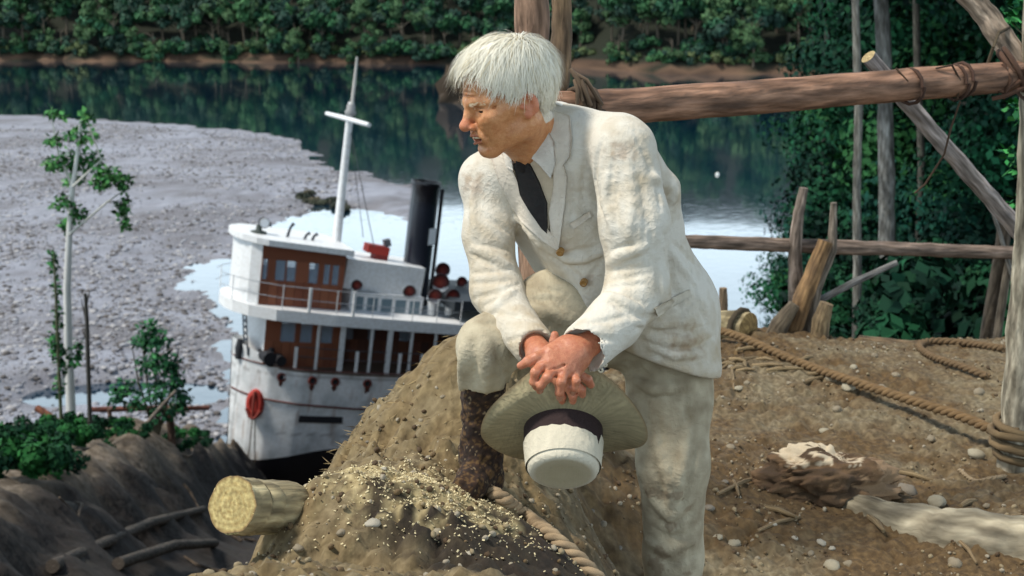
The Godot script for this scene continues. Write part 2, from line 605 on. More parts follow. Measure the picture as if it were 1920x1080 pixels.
func shore(x: float) -> float:
	var d := 345.0 - 18.0 * smoothstep(-120.0, 10.0, x) - 34.0 * smoothstep(5.0, 40.0, x)
	return d + 6.0 * noise.get_noise_2d(x * 0.03, 0.0) + 2.0 * fine.get_noise_2d(x * 0.2, 9.0)

func far_height(x: float, f: float) -> float:
	var y := WL - 0.6 + 2.0 * smoothstep(0.0, 5.0, f + 3.0 * noise.get_noise_2d(x * 0.09, 5.0)) + f * 0.2 + maxf(f - 8.0, 0.0) * 0.2
	return y + 3.0 * noise.get_noise_2d(x * 0.02, f * 0.02) * smoothstep(6.0, 40.0, f)

# ---------------------------------------------------------------- trees and shrubs
# a crown of leaf-sized faces set in clumps; returns the mesh builder
func crown(radius: Vector3, clumps: int, leaves: int, size: float, greens: Array, seed_: int, droop := 0.3, low := -0.4) -> MB:
	var r := RandomNumberGenerator.new()
	r.seed = seed_
	var b := MB.new()
	for k in clumps:
		var o := Vector3(r.randfn(), r.randf_range(low, 1.0) * 1.3, r.randfn()).normalized()
		var mid := o * radius * r.randf_range(0.35, 0.95)
		var cr := r.randf_range(0.22, 0.42) * (radius.x + radius.y) * 0.5
		var tone: Color = greens[r.randi() % greens.size()]
		var cn := int(leaves * r.randf_range(0.6, 1.3))
		for l in cn:
			var u := Vector3(r.randfn(), r.randfn() * 0.75, r.randfn()).normalized()
			var p := mid + u * cr * pow(r.randf(), 0.45) * Vector3(1, 0.75, 1)
			var nn := (u + Vector3.UP * 0.6 + Vector3(r.randfn(), r.randfn(), r.randfn()) * 0.45).normalized()
			var al := u.cross(Vector3(r.randfn(), r.randfn(), r.randfn())).normalized()
			al = (al - Vector3.UP * droop).normalized()
			var ac := al.cross(nn).normalized()
			var s := size * r.randf_range(0.6, 1.35)
			var cc := tone * r.randf_range(0.7, 1.35)
			cc.a = 1.0
			b.leaf(p, al * s, ac * s * 0.34, nn, cc)
	return b

func limbs(h: float, r0: float, spread: float, n: int, col: Color, seed_: int) -> MB:
	var r := RandomNumberGenerator.new()
	r.seed = seed_
	var b := MB.new()
	var path := []
	var rad := []
	for k in 7:
		var t := k / 6.0
		path.append(Vector3(0.03 * h * sin(t * 3.0 + seed_), t * h, 0.03 * h * cos(t * 2.3 + seed_) - 0.03 * h))
		rad.append(lerpf(r0, r0 * 0.45, t))
	b.tube(path, rad, 8, col, noise, 0.15, 1.5, false, Color(-1, 0, 0), 0.4)
	for k in n:
		var t := r.randf_range(0.5, 0.95)
		var a := r.randf() * TAU
		var p: Vector3 = path[int(t * 6.0)]
		var q := p + Vector3(cos(a) * spread, spread * r.randf_range(0.4, 1.0), sin(a) * spread)
		b.tube([p, p.lerp(q, 0.5) + Vector3.UP * spread * 0.12, q], [r0 * 0.45, r0 * 0.28, r0 * 0.1], 6, col, noise, 0.1, 1.5, false)
	return b

const GREENS_FAR := [[28, 66, 48], [32, 80, 46], [22, 56, 44], [48, 92, 52], [36, 86, 58], [58, 90, 54]]

func greens(list: Array) -> Array:
	var a := []
	for g in list: a.append(lin(g[0], g[1], g[2]))
	return a

func far_forest() -> void:
	var kinds := []
	for k in 8:
		var gs := greens([GREENS_FAR[k % 6], GREENS_FAR[(k + 1) % 6], GREENS_FAR[(k * 3 + 2) % 6]])
		var rad: Vector3 = [Vector3(5.5, 5.0, 5.5), Vector3(4.5, 7.0, 4.5), Vector3(6.5, 4.5, 6.5), Vector3(5.0, 6.0, 5.0)][k % 4]
		var c := crown(rad, 17, [95, 150, 70, 110][k % 4], [1.25, 0.85, 1.6, 1.05][k % 4], gs, 100 + k, 0.35, -0.8).done(M.far_leaf)
		var t := limbs(11.0, 0.35, 3.5, 5, lin(120, 110, 95), 200 + k).done(M.bark)
		kinds.append([c, t, rad])
	var r := RandomNumberGenerator.new()
	r.seed = 99
	for row in 7:
		var f: float = [5.0, 9.0, 16.0, 25.0, 36.0, 50.0, 68.0][row]
		var step: float = [7.0, 8.0, 8.5, 9.5, 11.0, 12.0, 13.0][row]
		var x := -150.0 - row * 4.0
		while x < 170.0 + row * 5.0:
			x += step * r.randf_range(0.75, 1.3)
			var ff := f + r.randf_range(-3.0, 3.0)
			if row < 2 and x > 16.0 and x < 44.0 and r.randf() < 0.7: ff += 7.0
			var k := r.randi() % 8
			var s := r.randf_range(0.75, 1.25) * (0.72 if row == 0 else 1.0)
			var y := far_height(x, ff) - 0.4
			var o := base("jungle_tree", Vector3(x, y, -shore(x) - ff), "dark green jungle tree in the forest on the far river bank", "tree", "trees of the far river bank")
			o.rotation.y = r.randf() * TAU
			o.scale = Vector3(s, s * r.randf_range(0.9, 1.25), s)
			put("trunk", kinds[k][1], o)
			put("crown", kinds[k][0], o, Vector3(0, kinds[k][2].y * (0.72 if row == 0 else 1.15) + (0.0 if row == 0 else 3.0), 0))
	# low bushes hanging over the far shore
	var bush := []
	for k in 4:
		bush.append(crown(Vector3(3.2, 2.0, 2.6), 9, 60, 0.85, greens([GREENS_FAR[k], GREENS_FAR[k + 1], [84, 98, 60]]), 300 + k, 0.5, -0.2).done(M.far_leaf))
	var xx := -150.0
	while xx < 150.0:
		xx += r.randf_range(3.0, 6.5)
		var ff := r.randf_range(4.5, 7.5)
		var o := put("shore_bush", bush[r.randi() % 4], self, Vector3(xx, far_height(xx, ff) + 0.5, -shore(xx) - ff))
		o.rotation.y = r.randf() * TAU
		o.scale = Vector3.ONE * r.randf_range(0.6, 1.2)
		tag(o, "low bush hanging over the brown mud of the far shore", "bush", "bushes along the far shore")

const GREENS_NEAR := [[18, 50, 38], [14, 40, 32], [22, 62, 42], [30, 80, 54], [18, 56, 46], [40, 84, 48]]

func right_forest() -> void:
	var kinds := []
	for k in 6:
		var gs := greens([GREENS_NEAR[k], GREENS_NEAR[(k + 1) % 6], GREENS_NEAR[(k + 4) % 6]])
		kinds.append(crown(Vector3(2.6, 3.2, 2.6), 34, 480, 0.13, gs, 500 + k, 0.5, -1.0).done(M.leaf))
	var r := RandomNumberGenerator.new()
	r.seed = 5
	# [px, D, base py, height scale, crown scale]
	var spots := [[1610, 26.0, 0.8], [1690, 22.0, 0.9], [1760, 20.0, 1.0], [1880, 18.0, 1.0], [1640, 36.0, 1.2], [1740, 30.0, 1.2], [1840, 27.0, 1.2], [1980, 24.0, 1.2], [1585, 50.0, 1.2], [1660, 46.0, 1.5], [1760, 40.0, 1.6], [1900, 36.0, 1.6], [1560, 66.0, 1.2], [1640, 60.0, 1.7], [1730, 54.0, 1.9], [1860, 50.0, 2.0], [2040, 40.0, 1.8], [2120, 20.0, 1.2], [1950, 13.5, 0.7]]
	for s in spots:
		var x: float = (s[0] - 960.0) / F * s[1] * 1.02
		var z: float = -s[1]
		var y := slope(x, z)
		var o := base("bank_tree", Vector3(x, y - 0.2, z), "tall leafy jungle tree in the dark thicket beyond the pole fence", "tree", "trees of the thicket beyond the fence")
		var h: float = 5.0 * s[2]
		put("trunk", limbs(h * 1.3, 0.12 * s[2], 1.6 * s[2], 6, lin(120, 118, 108), int(s[0])).done(M.bark), o)
		for lay in 3:
			var c := put("crown", kinds[r.randi() % 6], o, Vector3(r.randf_range(-0.5, 0.5), h * [0.35, 0.8, 1.25][lay], r.randf_range(-0.4, 0.4)))
			c.rotation.y = r.randf() * TAU
			c.scale = Vector3.ONE * float(s[2]) * r.randf_range(0.8, 1.05)
	# undergrowth on the bank
	var low := []
	for k in 4:
		low.append(crown(Vector3(1.1, 0.9, 1.1), 15, [260, 420, 330, 200][k], [0.1, 0.065, 0.08, 0.12][k], greens([[12, 36, 27], [16, 46, 33], [24, 62, 40]]), 600 + k, 0.6, -0.1).done(M.leaf))
	for s in [[1570, 15.0], [1590, 19.0], [1640, 13.0], [1700, 15.0], [1760, 12.0], [1800, 15.5], [1850, 11.0], [1900, 13.0], [1950, 10.5], [1720, 19.0], [1610, 17.0], [1880, 17.0], [1960, 15.0], [1540, 22.0], [1560, 27.0]]:
		var x: float = (s[0] - 960.0) / F * s[1]
		var o := put("undergrowth_shrub", low[r.randi() % 4], self, Vector3(x, slope(x, -s[1]) + 0.35, -s[1]))
		o.rotation.y = r.randf() * TAU
		o.scale = Vector3.ONE * r.randf_range(0.8, 1.4)
		tag(o, "dense dark shrub on the bank behind the hilltop edge", "shrub", "undergrowth behind the hilltop edge")
	# pale bare trunks standing in front of the thicket
	thicket_stems()
	trunk_tree([[1612, 660], [1608, 520], [1606, 380], [1610, 200], [1596, -260]], 12.0, 0.04, "slim pale tree trunk rising behind the fence rail", lin(150, 148, 140))
	trunk_tree([[1668, 640], [1664, 480], [1662, 320], [1658, 120], [1636, -280]], 13.5, 0.085, "thick grey mottled tree trunk rising behind the fence rail", lin(140, 140, 136))

func thicket_stems() -> void:
	trunk_tree([[1725, 640], [1722, 480], [1728, 300], [1720, 120], [1712, -260]], 17.0, 0.05, "dark slim trunk in the thicket right of the mottled grey trunk", lin(88, 86, 78))
	trunk_tree([[1798, 640], [1792, 480], [1800, 300], [1790, 100], [1796, -260]], 19.0, 0.07, "dark trunk deep in the thicket behind the slanting brace", lin(80, 76, 70))
	trunk_tree([[1545, 640], [1548, 500], [1542, 380], [1550, 200], [1556, -260]], 24.0, 0.06, "dark thin trunk at the thicket's riverward edge", lin(84, 82, 76))
	var r := RandomNumberGenerator.new()
	r.seed = 41
	# leafy sapling just behind the rope-bound post
	var d := 5.3
	var foot := P(1950, 700, d); foot.y = slope(foot.x, -d) if absf(foot.x) > 3.5 else top(foot.x, -d)
	var o := base("leafy_sapling", foot, "young sapling with glossy bright leaves just behind the rope-bound post", "sapling")
	var b := MB.new()
	b.tube([Vector3(0, -0.05, 0), P(1952, 420, d) - foot, P(1945, 150, d) - foot, P(1930, -80, d) - foot], [0.014, 0.012, 0.01, 0.006], 6, lin(96, 92, 70), null, 0.0, 1.0, false)
	for e in [[[1947, 250], [1915, 205]], [[1949, 330], [1905, 292]], [[1940, 90], [1895, 40]], [[1950, 420], [1912, 380]]]:
		b.tube([P(e[0][0], e[0][1], d) - foot, P(e[1][0], e[1][1], d - 0.05) - foot], [0.005, 0.002], 5, lin(96, 92, 70), null, 0.0, 1.0, false)
	put("trunk", b.done(M.plain), o)
	b = MB.new()
	for t in [[1915, 205, 26, 20, 40], [1900, 290, 24, 16, 34], [1893, 40, 26, 34, 70], [1912, 320, 16, 14, 22], [1908, 380, 18, 14, 20], [1930, 130, 20, 24, 30], [1910, -10, 30, 20, 40]]:
		twig_tuft(b, r, P(t[0], t[1], d - 0.05) - foot, Vector3(t[2], t[3], t[2]) * d / F, t[4], 0.045, greens([[44, 112, 60], [62, 132, 70], [34, 88, 56]]))
	put("crown", b.done(M.leaf), o)

func trunk_tree(pts: Array, d: float, rad: float, label: String, col: Color) -> void:
	var path := []
	var rr := []
	for k in pts.size():
		path.append(P(pts[k][0], pts[k][1], d))
		rr.append(rad * lerpf(1.15, 0.8, float(k) / pts.size()))
	path[0].y = slope(path[0].x, -d) - 0.1
	var full := []
	var fr := []
	for k in path.size() - 1:
		for s in 5:
			full.append(path[k].lerp(path[k + 1], s / 5.0))
			fr.append(lerpf(rr[k], rr[k + 1], s / 5.0))
	full.append(path[-1]); fr.append(rr[-1])
	var o := base("pale_tree", path[0], label, "tree")
	for k in full.size(): full[k] -= path[0]
	var b := MB.new()
	b.tube(full, fr, 10, col, noise, 0.2, 5.0, false, Color(-1, 0, 0), 0.7)
	put("trunk", b.done(M.bark), o)
	put("crown", crown(Vector3(1.6, 1.2, 1.6), 12, 160, 0.14, greens([GREENS_NEAR[1], GREENS_NEAR[3]]), int(rad * 1000.0), 0.4).done(M.leaf), o, full[-1])

func twig_tuft(b: MB, r: RandomNumberGenerator, mid: Vector3, rad: Vector3, n: int, size: float, tones: Array) -> void:
	for l in n:
		var u := Vector3(r.randfn(), r.randfn(), r.randfn()).normalized()
		var p := mid + u * rad * pow(r.randf(), 0.5)
		var nn := (Vector3.UP + u * 0.7 + Vector3(r.randfn(), r.randfn(), r.randfn()) * 0.4).normalized()
		var al := (u * 0.6 + Vector3(r.randfn(), r.randfn() - 0.5, r.randfn())).normalized()
		var cc: Color = tones[r.randi() % tones.size()] * r.randf_range(0.7, 1.4)
		cc.a = 1.0
		var s := size * r.randf_range(0.6, 1.3)
		b.leaf(p, al * s, al.cross(nn).normalized() * s * 0.35, nn, cc)

func left_plants() -> void:
	var r := RandomNumberGenerator.new()
	r.seed = 77
	var tones := greens([[66, 120, 66], [48, 96, 56], [84, 134, 76]])
	# slender pale sapling
	var d := 25.0
	var foot := P(132, 790, d)
	foot.y = slope(foot.x, -d)
	var o := base("slender_tree", foot, "slender white-barked young tree with sparse leaf tufts on the left bank", "tree")
	var b := MB.new()
	var stem := []
	var sr := []
	var pts := [[128, 640], [126, 540], [130, 440], [136, 350], [146, 280], [150, 235]]
	stem.append(Vector3.ZERO); sr.append(0.11)
	for k in pts.size():
		stem.append(P(pts[k][0], pts[k][1], d) - foot)
		sr.append(lerpf(0.09, 0.025, k / 5.0))
	b.tube(stem, sr, 8, lin(215, 215, 212), noise, 0.15, 4.0, false, Color(-1, 0, 0), 0.2)
	for e in [[[130, 440], [200, 380], [228, 360]], [[136, 350], [190, 300], [160, 215]], [[136, 350], [110, 290], [95, 210]], [[133, 400], [118, 380]], [[146, 280], [170, 250], [163, 215]]]:
		var lp := []
		for q in e: lp.append(P(q[0], q[1], d + r.randf_range(-0.3, 0.3)) - foot)
		b.tube(lp, [0.03, 0.02, 0.01].slice(0, lp.size()), 5, lin(190, 190, 182), null, 0.0, 1.0, false)
	put("trunk", b.done(M.plain), o)
	b = MB.new()
	for t in [[98, 210, 14, 8, 50], [120, 218, 8, 5, 20], [162, 222, 13, 14, 60], [100, 262, 20, 8, 70], [150, 255, 34, 12, 150], [98, 305, 18, 12, 90], [135, 300, 28, 22, 180], [172, 300, 25, 20, 140], [205, 330, 30, 20, 240], [230, 340, 20, 14, 120], [185, 345, 16, 10, 60], [114, 380, 18, 14, 90], [145, 400, 18, 16, 110], [122, 425, 8, 16, 50], [230, 385, 16, 20, 120], [232, 420, 8, 14, 50], [140, 335, 26, 9, 70]]:
		twig_tuft(b, r, P(t[0], t[1], d + r.randf_range(-0.4, 0.4)) - foot, Vector3(t[2], t[3], t[2]) * d / F, t[4], 0.12, tones)
	put("crown", b.done(M.leaf), o)
	# sapling wrapped in creeper
	d = 24.0
	foot = P(112, 780, d); foot.y = slope(foot.x, -d)
	o = base("creeper_sapling", foot, "thin sapling wrapped in hanging creeper beside the white-barked tree", "sapling")
	b = MB.new()
	b.tube([Vector3.ZERO, P(108, 640, d) - foot, P(104, 540, d) - foot, P(100, 465, d) - foot], [0.04, 0.03, 0.025, 0.01], 6, lin(90, 95, 70), null, 0.0, 1.0, false)
	put("trunk", b.done(M.plain), o)
	b = MB.new()
	for t in [[101, 490, 6, 26, 60], [105, 540, 6, 24, 45], [108, 600, 8, 30, 70], [104, 650, 14, 36, 190], [118, 670, 10, 30, 90], [148, 650, 8, 24, 60], [142, 675, 10, 14, 50], [112, 720, 10, 30, 90]]:
		twig_tuft(b, r, P(t[0], t[1], d + 0.1) - foot, Vector3(t[2], t[3], t[2]) * d / F, t[4], 0.11, greens([[40, 84, 52], [60, 112, 66]]))
	put("crown", b.done(M.leaf), o)
	# bare dead stem
	d = 23.0
	foot = P(166, 790, d); foot.y = slope(foot.x, -d)
	b = MB.new()
	b.tube([Vector3.ZERO, P(165, 680, d) - foot, P(163, 600, d) - foot, P(160, 550, d) - foot], [0.045, 0.04, 0.035, 0.03], 6, lin(70, 68, 62), noise, 0.3, 5.0, true)
	for e in [[[163, 610], [152, 560]], [[161, 580], [168, 545]], [[164, 640], [154, 620]]]:
		b.tube([P(e[0][0], e[0][1], d) - foot, P(e[1][0], e[1][1], d) - foot], [0.025, 0.008], 5, lin(70, 68, 62), null, 0.0, 1.0, false)
	tag(put("dead_stem", b.done(M.plain), self, foot), "bare dark dead stem standing right of the white-barked tree", "dead tree")
	# broad bush
	d = 27.0
	foot = P(292, 800, d); foot.y = slope(foot.x, -d)
	o = base("broad_bush", foot, "tall rounded green bush between the white-barked tree and the ship", "bush")
	b = MB.new()
	for k in 5:
		b.tube([Vector3.ZERO, P(292 + (k - 2) * 16, 720, d) - foot, P(292 + (k - 2) * 22, 650, d) - foot], [0.04, 0.025, 0.01], 5, lin(80, 76, 60), null, 0.0, 1.0, false)
	put("trunk", b.done(M.plain), o)
	b = MB.new()
	for t in [[282, 615, 22, 14, 130], [270, 640, 26, 16, 160], [300, 640, 20, 16, 130], [310, 680, 28, 22, 200], [280, 680, 26, 20, 170], [330, 710, 20, 24, 170], [300, 730, 34, 24, 230], [235, 725, 24, 16, 140], [255, 750, 26, 18, 140], [340, 750, 22, 24, 170], [220, 745, 16, 14, 70], [310, 770, 40, 18, 200]]:
		twig_tuft(b, r, P(t[0], t[1], d + r.randf_range(-0.5, 0.3)) - foot, Vector3(t[2], t[3], t[2]) * d / F, t[4], 0.13, greens([[44, 92, 62], [60, 116, 72], [36, 74, 54]]))
	put("crown", b.done(M.leaf), o)
	# dense low shrubs at the edge of the cut bank
	var low := []
	for k in 4:
		low.append(crown(Vector3(0.75, 0.5, 0.75), 14, 150, 0.09, greens([[26, 64, 40], [40, 92, 48], [22, 52, 36]]), 700 + k, 0.4, 0.0).done(M.leaf))
	for s in [[20, 870, 15.5, 1.1], [75, 840, 17.0, 1.0], [10, 810, 19.0, 1.2], [60, 800, 20.5, 1.0], [120, 815, 20.0, 0.9], [160, 800, 22.0, 0.8], [215, 795, 24.0, 0.8], [180, 770, 25.0, 0.8], [250, 800, 24.5, 0.7], [330, 795, 28.0, 0.8], [370, 790, 30.0, 0.7], [30, 760, 23.0, 0.8], [100, 790, 23.0, 0.9], [-20, 840, 17.0, 1.1], [140, 750, 27.0, 0.8]]:
		var p := P(s[0], s[1], s[2])
		o = put("bank_shrub", low[r.randi() % 4], self, Vector3(p.x, slope(p.x, p.z) + 0.15, p.z))
		o.rotation.y = r.randf() * TAU
		o.scale = Vector3.ONE * float(s[3])
		tag(o, "low leafy shrub growing on top of the cut bank left of the track", "shrub", "shrubs on the cut bank")
	# driftwood brush where the two sandbars meet
	var drift := crown(Vector3(0.8, 0.35, 0.6), 16, 120, 0.16, greens([[62, 66, 52], [84, 80, 66], [46, 54, 42]]), 733, 0.2, 0.0).done(M.far_leaf)
	for s in [[556, 338], [575, 345], [600, 352], [570, 372], [610, 382], [640, 392]]:
		var p := on_level(s[0], s[1], WL)
		o = put("drift_brush", drift, self, Vector3(p.x, WL + 0.15, p.z))
		o.rotation.y = r.randf() * TAU
		o.scale = Vector3(3.0, 1.3, 1.6)
		tag(o, "low dark brush stranded between the two sandbars behind the ship's mast", "brush", "stranded brush on the sandbar")
	# cobbles of the gravel bar
	var gb := MB.new()
	gb.blob(Vector3.ZERO, Vector3(1, 0.5, 0.85), Basis(), noise, 0.35, 1.4, Color.WHITE, 4, 6)
	var mm := MultiMesh.new()
	mm.transform_format = MultiMesh.TRANSFORM_3D
	mm.use_colors = true
	mm.mesh = gb.done(M.stone)
	var xf := []
	while xf.size() < 22000:
		var z := -52.0 - 130.0 * pow(r.randf(), 1.4)
		var x := z * r.randf_range(0.12, 0.45)
		var y := sand_height(x, z)
		if y < WL + 0.02: continue
		if r.randf() > 0.55 + 1.2 * noise.get_noise_3d(x * 0.08, 5.0, z * 0.08): continue
		var k := r.randf_range(0.045, 0.1) + 0.2 * pow(r.randf(), 6.0)
		xf.append(Transform3D(Basis.from_euler(Vector3(0, r.randf() * TAU, 0)).scaled(Vector3.ONE * k), Vector3(x, y + k * 0.1, z)))
	mm.instance_count = xf.size()
	for k in xf.size():
		mm.set_instance_transform(k, xf[k])
		mm.set_instance_color(k, [lin(190, 194, 206), lin(150, 150, 158), lin(112, 108, 108), lin(206, 206, 212)][r.randi() % 4])
	var mi := MultiMeshInstance3D.new()
	mi.multimesh = mm
	mi.name = "bar_gravel"
	add_child(mi)
	tag(mi, "grey cobbles and gravel spread over the sandbar", "gravel", "", "stuff")

# ---------------------------------------------------------------- the steamship
const BEAM := [[-0.2, 0.06], [0.0, 0.62], [0.3, 1.08], [0.9, 1.62], [2.0, 2.1], [4.0, 2.38], [8.0, 2.5], [14.0, 2.4], [18.0, 1.9], [20.0, 1.2]]

func half_beam(x: float) -> float:
	for k in BEAM.size() - 1:
		if x <= BEAM[k + 1][0]:
			return lerpf(BEAM[k][1], BEAM[k + 1][1], clampf((x - BEAM[k][0]) / (BEAM[k + 1][0] - BEAM[k][0]), 0, 1))
	return BEAM[-1][1]

func hull_point(x: float, y: float, side: float) -> Vector3:   # on the hull's skin
	var t := clampf(y / 6.0, 0.0, 1.0)
	var w := half_beam(x) * lerpf(0.55, 1.0, pow(t, 0.5))
	return Vector3(x + 0.25 * (1.0 - t) * smoothstep(1.5, -0.2, x), y, side * w)

func deck_y(x: float) -> float: return 5.28 + 0.02 * maxf(0.0, 9.0 - x) + 0.35 * pow(clampf((1.2 - x) / 1.4, 0, 1), 2)
func slab_y(x: float) -> float: return 7.52 - 0.045 * x
func roof_y(x: float) -> float: return 10.05 - 0.075 * x

func deck_slab(f: Callable, th: float, outline: Array, lip: float) -> MB:   # a deck or roof whose height follows f(x)
	var b := MB.new()
	var n := outline.size()
	for k in n:
		var p: Vector2 = outline[k]
		var q: Vector2 = outline[(k + 1) % n]
		var y0: float = f.call(p.x)
		var y1: float = f.call(q.x)
		b.face(Vector3(p.x, y0 - lip, p.y), Vector3(q.x, y1 - lip, q.y), Vector3(q.x, y1 + th, q.y), Vector3(p.x, y0 + th, p.y))
		b.face(Vector3(p.x, y0, p.y), Vector3(q.x, y1, q.y), Vector3(q.x, y1, 0), Vector3(p.x, y0, 0))
		b.face(Vector3(p.x, y0 + th, p.y), Vector3(q.x, y1 + th, q.y), Vector3(q.x, y1 + th + 0.05, 0), Vector3(p.x, y0 + th + 0.05, 0))
	return b

func ship() -> void:
	var yaw := deg_to_rad(25.0)
	var pit := deg_to_rad(8.0)
	var ax := Vector3(cos(yaw) * cos(pit), -sin(pit), -sin(yaw) * cos(pit))
	var sd := Vector3(sin(yaw), 0, cos(yaw))
	var S := base("steamship", P(420, 918, 45), "old white river steamship with wooden wheelhouse and black funnel, aground at the hill's foot", "ship")
	S.basis = Basis(ax, sd.cross(ax), sd)
	var white := lin(238, 241, 245)
	var grime := lin(196, 202, 206)
	var black := lin(26, 27, 30)
	var red := lin(168, 52, 40)
	var rail := lin(92, 50, 46)
	var wood := lin(140, 84, 58)
	var wood2 := lin(112, 62, 42)
	var steel := lin(36, 42, 52)
	# hull: white topsides, black bottom
	for lower in 2:
		var b := MB.new()
		for sg: float in [-1.0, 1.0]:
			b.grid(150, 36, func(i: int, j: int) -> Array:
				var x := -0.2 + 20.2 * pow(i / 150.0, 1.6)
				var cut := 1.5 + 0.75 * smoothstep(-0.2, 4.0, x)
				var hi := deck_y(x) + 0.32 * smoothstep(1.3, 0.4, x)
				var y := lerpf(cut, hi, j / 36.0) if lower == 0 else lerpf(-1.2, cut, j / 36.0)
				var p := hull_point(x, y, sg)
				if lower == 1: p.z *= 0.995
				var q := fine.get_noise_3d(p.x * 1.3, p.y * 1.3, p.z * 1.3)
				var col := white.lerp(grime, clampf(0.3 + q, 0, 1)) if lower == 0 else black
				if lower == 0:
					var run := fine.get_noise_3d(p.x * 5.0, p.y * 0.35, sg * 4.0) + 0.35 * fine.get_noise_3d(p.x * 16.0, p.y * 1.2, 8.0)
					if run > 0.42: col = col.lerp(lin(146, 112, 88), clampf((run - 0.42) * 2.0, 0, 0.5))
					if fposmod(p.x, 1.7) < 0.05 or absf(fposmod(y, 1.15) - 0.5) < 0.03: col = col.lerp(lin(130, 128, 128), 0.5)
				return [p, col])
		put("hull" if lower == 0 else "hull_bottom", b.done(M.paint), S)
	# stern plate
	var st := MB.new()
	var y0 := deck_y(20.0)
	st.face(hull_point(20, -1.2, -1), hull_point(20, -1.2, 1), hull_point(20, y0, 1), hull_point(20, y0, -1), white)
	put("stern_plate", st.done(M.paint), S)
	# main deck
	var out := []
	for k in 30: out.append(Vector2(-0.1 + 20.05 * k / 29.0, half_beam(-0.1 + 20.05 * k / 29.0) - 0.03))
	for k in 30: out.append(Vector2(out[29 - k].x, -out[29 - k].y))
	var b := deck_slab(func(x: float) -> float: return deck_y(x) - 0.12, 0.06, out, 0.0)
	for k in b.c.size(): b.c[k] = lin(90, 74, 62)
	put("main_deck", b.done(M.plain), S)
	# rubbing strakes
	for w in [[4.15, -0.07, 0.04], [5.45, -0.025, 0.03]]:
		for sg: float in [-1.0, 1.0]:
			var path := []
			for k in 40:
				var x := -0.18 + 20.0 * pow(k / 39.0, 1.5)
				var p := hull_point(x, maxf(w[0] + w[1] * x * exp(-x * 0.05), 3.2), sg)
				path.append(p + Vector3(0, 0, sg * 0.02))
			b = MB.new()
			b.tube(path, [w[2]], 6, rail, null, 0, 1, true)
			put("strake", b.done(M.plain), S)
	# portholes with rust streaks
	for q in [[1.34, 5.02], [2.42, 4.99], [3.27, 4.98], [4.51, 4.95], [5.9, 4.92], [7.4, 4.9]]:
		b = MB.new()
		var p := hull_point(q[0], q[1], 1)
		b.lathe(p, Basis(Vector3.RIGHT, PI / 2), [Vector2(0.0, 0.03), Vector2(0.11, 0.03), Vector2(0.12, 0.06), Vector2(0.17, 0.06), Vector2(0.18, -0.05)], 14, lin(110, 48, 40), [black, black, lin(120, 50, 40), lin(120, 50, 40), lin(120, 50, 40)])
		var ph := put("porthole", b.done(M.plain), S)
		b = MB.new()
		b.blob(Vector3(p.x + 0.02, p.y - 0.2, p.z - 0.045), Vector3(0.12, 0.2, 0.05), Basis(), fine, 0.35, 2.0, lin(84, 44, 36))
		put("rust_streak", b.done(M.plain), ph)
	# long drain slots
	for q in [[2.1, 3.75, 3.44], [5.0, 6.0, 2.9]]:
		b = MB.new()
		var a := hull_point(q[0], q[2], 1)
		var e := hull_point(q[1], q[2], 1)
		b.bar(a + Vector3(0, 0, 0.01), e + Vector3(0, 0, 0.01), 0.06, 0.26, black)
		put("drain_slot", b.done(M.plain), S)
	# anchors seated in red hawse plates on both bows
	for sg: float in [1.0, -1.0]:
		var c := hull_point(0.55, 3.85, sg)
		var out_n := Vector3(-0.62, 0.0, 0.78 * sg).normalized()
		var bs := Basis(out_n.cross(Vector3.UP).normalized(), out_n, Vector3.UP)
		bs = bs.orthonormalized()
		var hp := put("hawse_plate", lathe_mesh(bs * Basis.from_scale(Vector3(0.8, 1, 1.3)), [Vector2(0, 0.1), Vector2(0.24, 0.1), Vector2(0.26, 0.17), Vector2(0.42, 0.15), Vector2(0.45, -0.1)], red, M.plain), S, c)
		b = MB.new()
		b.tube([Vector3(0, 0.5, 0), Vector3(0, -0.55, 0)], [0.06], 8, lin(130, 50, 42))
		b.tube([Vector3(-0.28, -0.2, 0), Vector3(-0.14, -0.48, 0), Vector3(0, -0.55, 0), Vector3(0.14, -0.48, 0), Vector3(0.28, -0.2, 0)], [0.05, 0.06, 0.07, 0.06, 0.05], 8, lin(130, 50, 42))
		var an := put("anchor", b.done(M.plain), S, c + out_n * 0.2)
		an.basis = Basis(bs.x, Vector3.UP, out_n)
		for k in 2:   # mooring lines hanging from the hawse
			b = MB.new()
			var q := c + out_n * 0.2 + Vector3(0.1 * k, -0.5, 0)
			b.tube([q, q + Vector3(-0.02 + 0.1 * k, -1.2, 0.08 * sg), q + Vector3(-0.25 + 0.4 * k, -2.6, 0.3 * sg)], [0.025], 5, lin(120, 110, 100), null, 0, 1, false)
			put("hawser", b.done(M.rope), S)
		hp.rotation = hp.rotation
	# upper deck slab, white fascia
	out = [Vector2(-0.75, 0.0), Vector2(-0.72, 0.5), Vector2(-0.55, 1.0), Vector2(-0.1, 1.6), Vector2(0.8, 2.15), Vector2(3, 2.4), Vector2(8, 2.45), Vector2(14, 2.3), Vector2(17, 2.0)]
	var n := out.size()
	for k in range(n - 1, 0, -1): out.append(Vector2(out[k].x, -out[k].y))
	b = deck_slab(slab_y, 0.2, out, 0.22)
	for k in b.c.size(): b.c[k] = white
	put("upper_deck", b.done(M.paint), S)
	# wheelhouse roof
	out = [Vector2(-0.62, 0.0), Vector2(-0.58, 0.5), Vector2(-0.4, 1.0), Vector2(0.0, 1.5), Vector2(0.4, 1.72), Vector2(3.65, 1.75)]
	n = out.size()
	for k in range(n - 1, 0, -1): out.append(Vector2(out[k].x, -out[k].y))
	b = deck_slab(roof_y, 0.14, out, 0.08)
	for k in b.c.size(): b.c[k] = white
	put("wheelhouse_roof", b.done(M.paint), S)
	# wheelhouse walls: white rounded front, varnished sides with real window openings
	b = MB.new()
